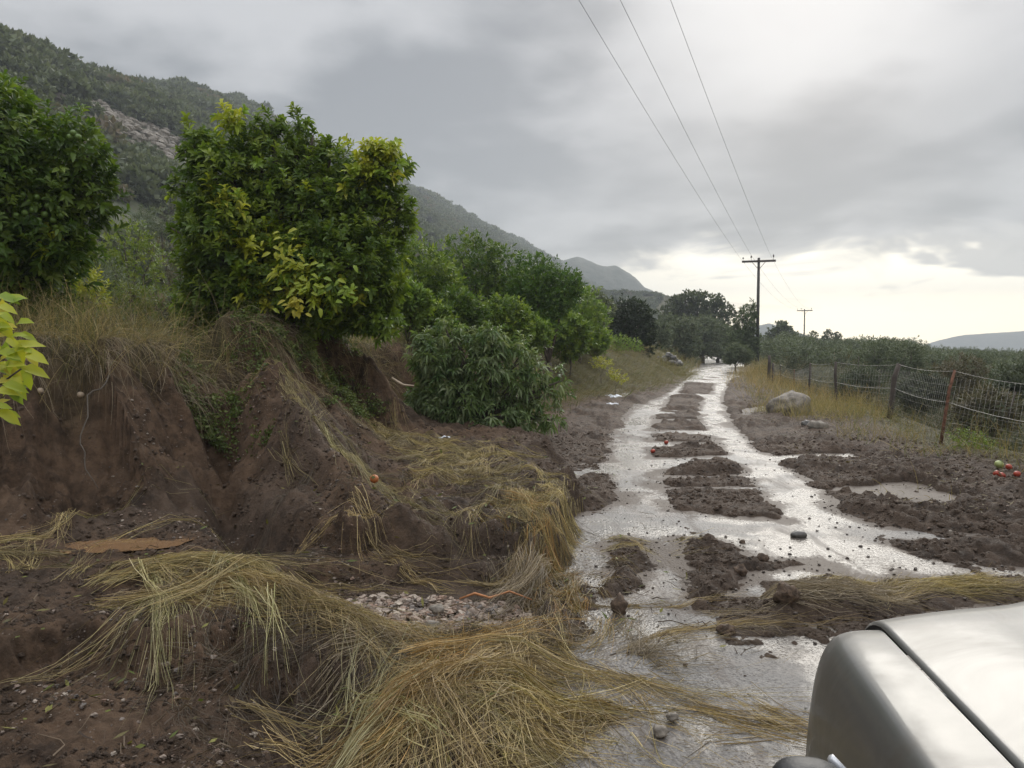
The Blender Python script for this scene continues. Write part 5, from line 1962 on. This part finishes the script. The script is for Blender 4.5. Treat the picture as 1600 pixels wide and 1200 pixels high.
def box(a, b):
    x0, y0, z0 = a
    x1, y1, z1 = b
    V = np.array([(x0, y0, z0), (x1, y0, z0), (x1, y1, z0), (x0, y1, z0), (x0, y0, z1), (x1, y0, z1), (x1, y1, z1), (x0, y1, z1)], float)
    Q = np.array([(0, 3, 2, 1), (4, 5, 6, 7), (0, 1, 5, 4), (1, 2, 6, 5), (2, 3, 7, 6), (3, 0, 4, 7)])
    return V, Q


zt1 = D(1183, 403, 60)[2]
pole1, x1, H1 = make_pole(1184, 60, zt1, tz(D(1184, 540, 60)[0], 60), 'near dark wooden power pole with a crossarm beside the road')
zt2 = D(1257, 483, 138)[2]
pole2, x2, H2 = make_pole(1257, 138, zt2, tz(D(1257, 540, 138)[0], 138), 'far small power pole above the olive grove', arm=1.35, r=.14)


def wire_curve(name, a, b, c, label, r=.0065):
    """straight-line spans with a slight sag: from far pole c over near pole b to a"""
    pts = []
    for (p0, p1, sag) in ((c, b, 1.1), (b, a, 1.0)):
        for k in range(25):
            t = k / 25
            q = p0 * (1 - t) + p1 * t
            q = q - np.array([0, 0, sag * 4 * t * (1 - t)])
            pts.append(q)
    pts.append(a)
    V, Fs = tubes([(pts, r, 5)])
    o = mesh(name, V, Fs, M['cable'])
    return tag(o, label, 'power line')


for i, (t0, t1, t2, lab) in enumerate([((908, 0), (1157, 404), (1247, 483), 'leftmost of the three overhead power lines'),
                                       ((972, 0), (1174, 399), (1255, 482), 'middle of the three overhead power lines'),
                                       ((1050, 0), (1205, 401), (1267, 483), 'rightmost of the three overhead power lines')]):
    b = D(*t1, 60 - .2)
    b2 = D(*t2, 138)
    mid = D(*t0, 20.5)
    mid[2] += .9
    a = b + (mid - b) * 2.1
    wire_curve('power_line', a, b, b2, lab)

# ------------------------------------------------------------------ fence
fence = empty('wire_fence', (7, 12, 0), 'old wire fence on mixed leaning posts right of the road', 'fence')
fo = np.array([7, 12, 0.])
posts = [  # base px, base py, top px, top py, radius, material
    (1800, 790, 1830, 600, .045, 'old_wood'),
    (1466, 704, 1492, 578, .030, 'rust'),
    (1386, 664, 1405, 568, .060, 'old_wood'),
    (1303, 645, 1306, 565, .040, 'old_wood'),
    (1264, 626, 1266, 567, .038, 'old_wood'),
    (1241, 612, 1241, 577, .020, 'rust'),
    (1220, 607, 1219, 569, .018, 'old_wood'),
    (1208, 603, 1208, 567, .06, 'old_wood'),
    (1202, 602, 1202, 555, .075, 'old_wood'),
]
tops, bases = [], []
for i, (a, b, c, d_, r, mt) in enumerate(posts):
    P0 = G(a, b)
    gz = tz(P0[0], P0[1])
    P1 = D(c, d_, P0[1])
    bs_ = np.array([P0[0], P0[1], min(gz, 0)]) - fo
    tp = P1 - fo
    g_ = np.random.default_rng(i)
    mid1 = bs_ * .6 + tp * .4 + g_.normal(size=3) * .012
    mid2 = bs_ * .25 + tp * .75 + g_.normal(size=3) * .012
    V, Fs = tubes([([bs_ - [0, 0, .2], mid1, mid2, tp], [r * 1.05, r, r * .95, r * .8], 8 if mt != 'rust' else 4)])
    o = mesh('post', V, Fs, M[mt], fence)
    if i == 1:
        o['label'] = 'leaning rusty steel post'
    tops.append(tp)
    bases.append(bs_)
# thin stakes behind the line
for (a, b, c, d_, yy) in [(1340, 615, 1342, 556, 23), (1573, 640, 1587, 612, 12), (1372, 640, 1374, 588, 20)]:
    V, Fs = tubes([([D(a, b + 20, yy) - fo, D(c, d_, yy) - fo], [.016, .012], 5)])
    mesh('stake', V, Fs, M['old_wood'], fence)


def span(A, B, sag, k=8):
    return [A * (1 - t) + B * t - np.array([0, 0, sag * 4 * t * (1 - t)]) for t in np.linspace(0, 1, k)]


for frac, rr_, mt in ((.985, .0028, 'wire'), (.60, .0040, 'wire'), (.25, .0022, 'net')):
    pts = []
    for i in range(len(tops) - 2):
        A = bases[i] * (1 - frac) + tops[i] * frac
        B = bases[i + 1] * (1 - frac) + tops[i + 1] * frac
        pts += span(A, B, .05 if i else .12)[:-1]
    pts.append(B)
    V, Fs = tubes([(pts, rr_, 5)])
    mesh('wire', V, Fs, M[mt], fence)
L_ = []
for i in range(len(tops) - 2):
    A0, A1, B0, B1 = bases[i], tops[i], bases[i + 1], tops[i + 1]
    n = max(2, int(np.linalg.norm(B0 - A0) / .12))
    for k in range(1, n):
        t = k / n
        lo = A0 * (1 - t) + B0 * t
        hi = A1 * (1 - t) + B1 * t
        L_.append(([lo, lo * .1 + hi * .9], [.0017, .0017], 3))
    for k in range(1, 9):
        f = k / 9 * .9
        L_.append((span(A0 * (1 - f) + A1 * f, B0 * (1 - f) + B1 * f, .02, 4), [.0017] * 4, 3))
V, Fs = tubes(L_)
o = mesh('wire_netting', V, Fs, M['wire'], fence)
tag(o, kind='stuff')
# yellow-green weed by the rusty post
tree('weed', 1520, 715, 11.4, [(1505, 690, 22, 16), (1530, 705, 22, 14), (1552, 718, 14, 9)], 'yellow green weed at the foot of the rusty post', 'weed', colfn=pal((.14, .20, .03), (.20, .25, .05), (.10, .15, .03)), nshoot=170, k=6, L=.05, W=.5, full=True, r0=.01, base_z=0.0)
tree('yellow_weed', 940, 580, 26, [(935, 567, 14, 5), (945, 566, 12, 4)], 'pale yellow flowering weed on the dry grass bank, upper left', 'weed', colfn=pal((.40, .38, .06), (.3, .32, .06)), nshoot=70, k=6, L=.08, W=.4, full=False, r0=.01)
tree('yellow_weed', 962, 600, 25, [(958, 584, 8, 5), (970, 592, 9, 5)], 'pale yellow flowering weed on the dry grass bank, lower right', 'weed', colfn=pal((.40, .38, .06), (.3, .32, .06)), nshoot=60, k=6, L=.08, W=.4, full=False, r0=.01)


# ------------------------------------------------------------------ car
def paint_mat():
    m, nt, bs = base_mat('silver_paint')
    tc = nt.new('ShaderNodeTexCoord').outputs['Object']
    n1 = nt.noise(tc, 3.0, 5, .65, 1.0)
    c = nt.mix(nt.math('MULTIPLY', nt.smooth(n1, .45, .7), .5), (.115, .114, .108), (.085, .072, .056))
    nt.put(bs, 'Base Color', c)
    bs.inputs['Metallic'].default_value = .35
    nt.put(bs, 'Roughness', nt.smooth(n1, .3, .75, .36, .55))
    bs.inputs['Coat Weight'].default_value = .35
    nt.put(bs, 'Coat Roughness', nt.smooth(n1, .35, .7, .05, .25))
    return m


M['paint'] = paint_mat()
M['trim'] = simple('black_trim', (.02, .02, .022), .5, bump=.2)
M['glass'] = simple('dark_glass', (.02, .025, .028), .05, bump=0)
M['chrome'] = simple('bright_trim', (.7, .7, .7), .12, 1, var=.05, bump=0)
M['tyre'] = simple('tyre_rubber', (.025, .025, .025), .8, bump=.4)
M['lamp'] = simple('lamp_lens', (.55, .56, .58), .08, .3, bump=0)

TH = R(13)
car = empty('parked_car', (.715, 1.86, 0), 'silver grey car at the lower right corner with muddy bonnet', 'car', rz=-TH)
CW = 1.74  # width


def side_profile(yl):
    """half cross-section of the nose: outer sill to fender shoulder (xl, z)"""
    rise = .10 * min(1.0, -yl / 1.0)
    return [(.05, .30), (.02, .42), (.0, .58), (.0, .74), (.010, .88 + rise * .3), (.026, .965 + rise * .7), (.052, 1.015 + rise), (.085, 1.036 + rise), (.122, 1.044 + rise), (.160, 1.048 + rise)]


def nose(yl):
    """rounding of the front: returns inward shift and drop"""
    t = max(0.0, 1 + yl / .30) if yl > -.30 else 0.0
    t = min(t, 1.0)
    k = 1 - math.sqrt(max(0.0, 1 - t * t))
    return .20 * k, .15 * k


def loft(rows):
    n = len(rows[0])
    V = np.array([q for r_ in rows for q in r_], float)
    i = np.arange(len(rows) - 1)[:, None]
    j = np.arange(n - 1)[None]
    Q = np.stack([i * n + j, i * n + j + 1, (i + 1) * n + j + 1, (i + 1) * n + j], -1).reshape(-1, 4)
    return V, Q


ys_ = [-1.15, -1.0, -.85, -.7, -.55, -.42, -.32, -.25, -.19, -.14, -.10, -.065, -.035, -.015, 0.0]


def sm(prof, m=4):
    P = np.array(prof, float)
    t = np.arange(len(P))
    tt = np.linspace(0, len(P) - 1, (len(P) - 1) * m + 1)
    out = []
    for q in tt:   # Catmull-Rom
        i = int(min(q, len(P) - 2))
        f = q - i
        p0, p1, p2, p3 = P[max(i - 1, 0)], P[i], P[i + 1], P[min(i + 2, len(P) - 1)]
        out.append(.5 * ((2 * p1) + (-p0 + p2) * f + (2 * p0 - 5 * p1 + 4 * p2 - p3) * f * f + (-p0 + 3 * p1 - 3 * p2 + p3) * f ** 3))
    return out


for side in (0, 1):
    rows = []
    for yl in ys_:
        sh, dp_ = nose(yl)
        row = []
        for (a, z) in sm(side_profile(yl)):
            fz = max(0, (z - .5) / .55)
            a2 = a + sh * (1 - a / .25 * .6)
            if side:
                a2 = CW - a2
            row.append((a2, yl - .02 * (1 - fz) * 0, z - dp_ * fz ** 2))
        rows.append(row if not side else row[::-1])
    # close the front corner down into the bumper
    V, Q = loft(rows)
    mesh('fender', V, Q, M['paint'], car)


def hood_z(xl, yl):
    rise = .10 * min(1.0, -yl / 1.0)
    q = 1 - abs((xl - CW / 2) / (CW / 2 - .168)) ** 2.4
    bulge = .012 * sst(np.array(abs(xl - CW / 2)), .42, .34)
    return 1.052 + rise + .060 * q + float(bulge)


rows = []
ysh = list(np.linspace(-1.12, -.26, 22)) + [-.22, -.18, -.145, -.115, -.09, -.07, -.052, -.036, -.024, -.014, -.006, 0]
xs_ = np.concatenate([[.1665, .170, .18], np.linspace(.2, CW - .2, 30), [CW - .18, CW - .170, CW - .1665]])
for yl in ysh:
    row = []
    t = min(1, max(0, 1 + yl / .26))
    k = 1 - math.sqrt(max(0, 1 - t * t))
    for xl in xs_:
        bow = .13 * (1 - abs((xl - CW / 2) / (CW / 2)) ** 2.2)     # front edge bows forward at the centre
        f = (yl + 1.12) / 1.12
        z = hood_z(xl, yl) - .17 * k
        if xl in (xs_[0], xs_[-1]):
            z -= .008
        row.append((xl + (0.168 - .168), yl + bow * f ** 2 - .04 * (1 - bow / .13) * t, z))
    rows.append(row)
V, Q = loft(rows)
mesh('bonnet', V, Q, M['paint'], car)
# dark gap between bonnet and fender
for s in (0, 1):
    x_ = .164 if not s else CW - .164
    pts = []
    for yl in [-1.12, -.9, -.6, -.4, -.26, -.2, -.14, -.08, -.05]:
        sh, dp_ = nose(yl)
        pts.append((x_, yl, 1.036 + .10 * min(1, -yl) - dp_))
    V, Fs = tubes([(pts, .0030, 6)])
    mesh('panel_gap', V, Fs, M['trim'], car)


def prism(name, pts, x0, x1, mat, inset=0.0):
    """outline in (y,z) extruded across the car"""
    n = len(pts)
    V = [(x0 + inset * 0, y, z) for y, z in pts] + [(x1, y, z) for y, z in pts]
    me = bpy.data.meshes.new(name)
    f = [tuple(range(n)), tuple(range(2 * n - 1, n - 1, -1))] + [(i, n + i, n + (i + 1) % n, (i + 1) % n) for i in range(n)]
    me.from_pydata(V, [], f)
    me.materials.append(M[mat])
    o = bpy.data.objects.new(name, me)
    COL.objects.link(o)
    o.parent = car
    b = o.modifiers.new('b', 'BEVEL')
    b.width = .02
    b.segments = 3
    b.limit_method = 'ANGLE'
    return o


# bumper, grille, lamps
rows = []
for z, out in ((.26, -.06), (.34, .0), (.46, .035), (.56, .03), (.64, .0), (.70, -.02)):
    rows.append([(x_, .06 * 0 + out - .02 + .13 * (1 - abs((x_ - CW / 2) / (CW / 2)) ** 2.2) - .22 * (abs((x_ - CW / 2) / (CW / 2)) ** 8), z) for x_ in np.linspace(0.03, CW - .03, 40)])
V, Q = loft(rows[::-1])
mesh('bumper', V, Q, M['paint'], car)
rows = []
for z, out in ((.68, -.03), (.75, -.02), (.86, -.03), (.93, -.05)):
    rows.append([(x_, out - .02 + .13 * (1 - abs((x_ - CW / 2) / (CW / 2)) ** 2.2), z) for x_ in np.linspace(.45, CW - .45, 20)])
V, Q = loft(rows[::-1])
mesh('grille', V, Q, M['trim'], car)
for s in (0, 1):
    V, Q = sphere((0, 0, 0), 1, 20, 12, (.17, .10, .10))
    o = mesh('headlight', V, Q, M['lamp'], car)
    o.location = (.25 if not s else CW - .25, -.08, .79)
# body sides, cabin, glass
body = prism('body', [(-1.1, .32), (-1.1, 1.12), (-4.05, 1.10), (-4.2, .9), (-4.2, .32)], .03, CW - .03, 'paint')
floor = prism('underbody', [(-.15, .28), (-.15, .62), (-1.1, .62), (-1.1, .28)], .12, CW - .12, 'trim')
cab = prism('cabin', [(-1.12, 1.13), (-1.75, 1.62), (-3.7, 1.64), (-4.1, 1.12)], .17, CW - .17, 'paint')
ws = prism('windscreen', [(-1.13, 1.16), (-1.70, 1.60), (-1.68, 1.61), (-1.10, 1.17)], .24, CW - .24, 'glass')
for s in (0, 1):
    x_ = .155 if not s else CW - .167
    prism('side_window', [(-1.45, 1.16), (-1.85, 1.55), (-3.5, 1.57), (-3.8, 1.16)], x_, x_ + .012, 'glass')
for i, (x_, y_) in enumerate([(.13, -.72), (CW - .13, -.72), (.13, -3.3), (CW - .13, -3.3)]):
    w_ = bpy.data.objects.new('wheel', None)
    COL.objects.link(w_)
    w_.parent = car
    w_.location = (x_, y_, .33)
    prof = [(.10, -.10), (.27, -.10), (.32, -.08), (.335, 0), (.32, .08), (.27, .10), (.10, .10)]
    n = 28
    V = [(b, a * math.cos(t), a * math.sin(t)) for t in np.arange(n) * 2 * np.pi / n for a, b in prof]
    m_ = len(prof)
    Q = [(i_ * m_ + j, i_ * m_ + j + 1, ((i_ + 1) % n) * m_ + j + 1, ((i_ + 1) % n) * m_ + j) for i_ in range(n) for j in range(m_ - 1)]
    mesh('tyre', V, np.array(Q), M['tyre'], w_)
    sv, sq = sphere((0, 0, 0), .22, 20, 8, (.42, 1, 1))
    mesh('rim', sv, sq, M['chrome'], w_)
# door mirror, just inside the bottom edge of the picture
mc = D(1266, 1250, .93)
lm = np.array([mc[0] - .715, mc[1] - 1.86])
ml = (lm[0] * math.cos(TH) - lm[1] * math.sin(TH), lm[0] * math.sin(TH) + lm[1] * math.cos(TH))
mr = bpy.data.objects.new('door_mirror', None)
COL.objects.link(mr)
mr.parent = car
mr.location = (ml[0], ml[1], mc[2] - .012)
V, Q = sphere((0, 0, 0), 1, 20, 14, (.055, .05, .06))
V = np.sign(V) * np.abs(V / [.055, .05, .06]) ** .75 * [.055, .05, .06]
mesh('mirror_housing', V, Q, M['trim'], mr)
V, Fs = tubes([([(.032, .045, .048), (.050, .046, .030), (.060, .04, -.01)], [.006, .006, .004], 6)])
mesh('pale_strip', V, Fs, M['lamp'], mr)  # thin pale strip along the edge of the mirror housing
V, Fs = tubes([([(.04, -.01, -.02), (.14, -.06, -.05), (.24, -.10, -.06)], [.016, .018, .022], 8)])
mesh('mirror_arm', V, Fs, M['trim'], mr)


# ------------------------------------------------------------------ haze
def haze():
    V, Q = box((-700, -300, -40), (1500, 1420, 112))
    m = bpy.data.materials.new('haze')
    m.use_nodes = True
    nt = m.node_tree
    nt.nodes.clear()
    out = nt.nodes.new('ShaderNodeOutputMaterial')
    pv = nt.nodes.new('ShaderNodeVolumePrincipled')
    pv.inputs['Color'].default_value = (.80, .86, .92, 1)
    pv.inputs['Density'].default_value = .0008
    pv.inputs['Anisotropy'].default_value = .2
    nt.links.new(pv.outputs[0], out.inputs['Volume'])
    o = mesh('haze', V, Q, m, smooth=False)
    tag(o, kind='stuff', label='pale rainy haze over the valley', cat='haze')


HAZE = True
if HAZE:
    haze()
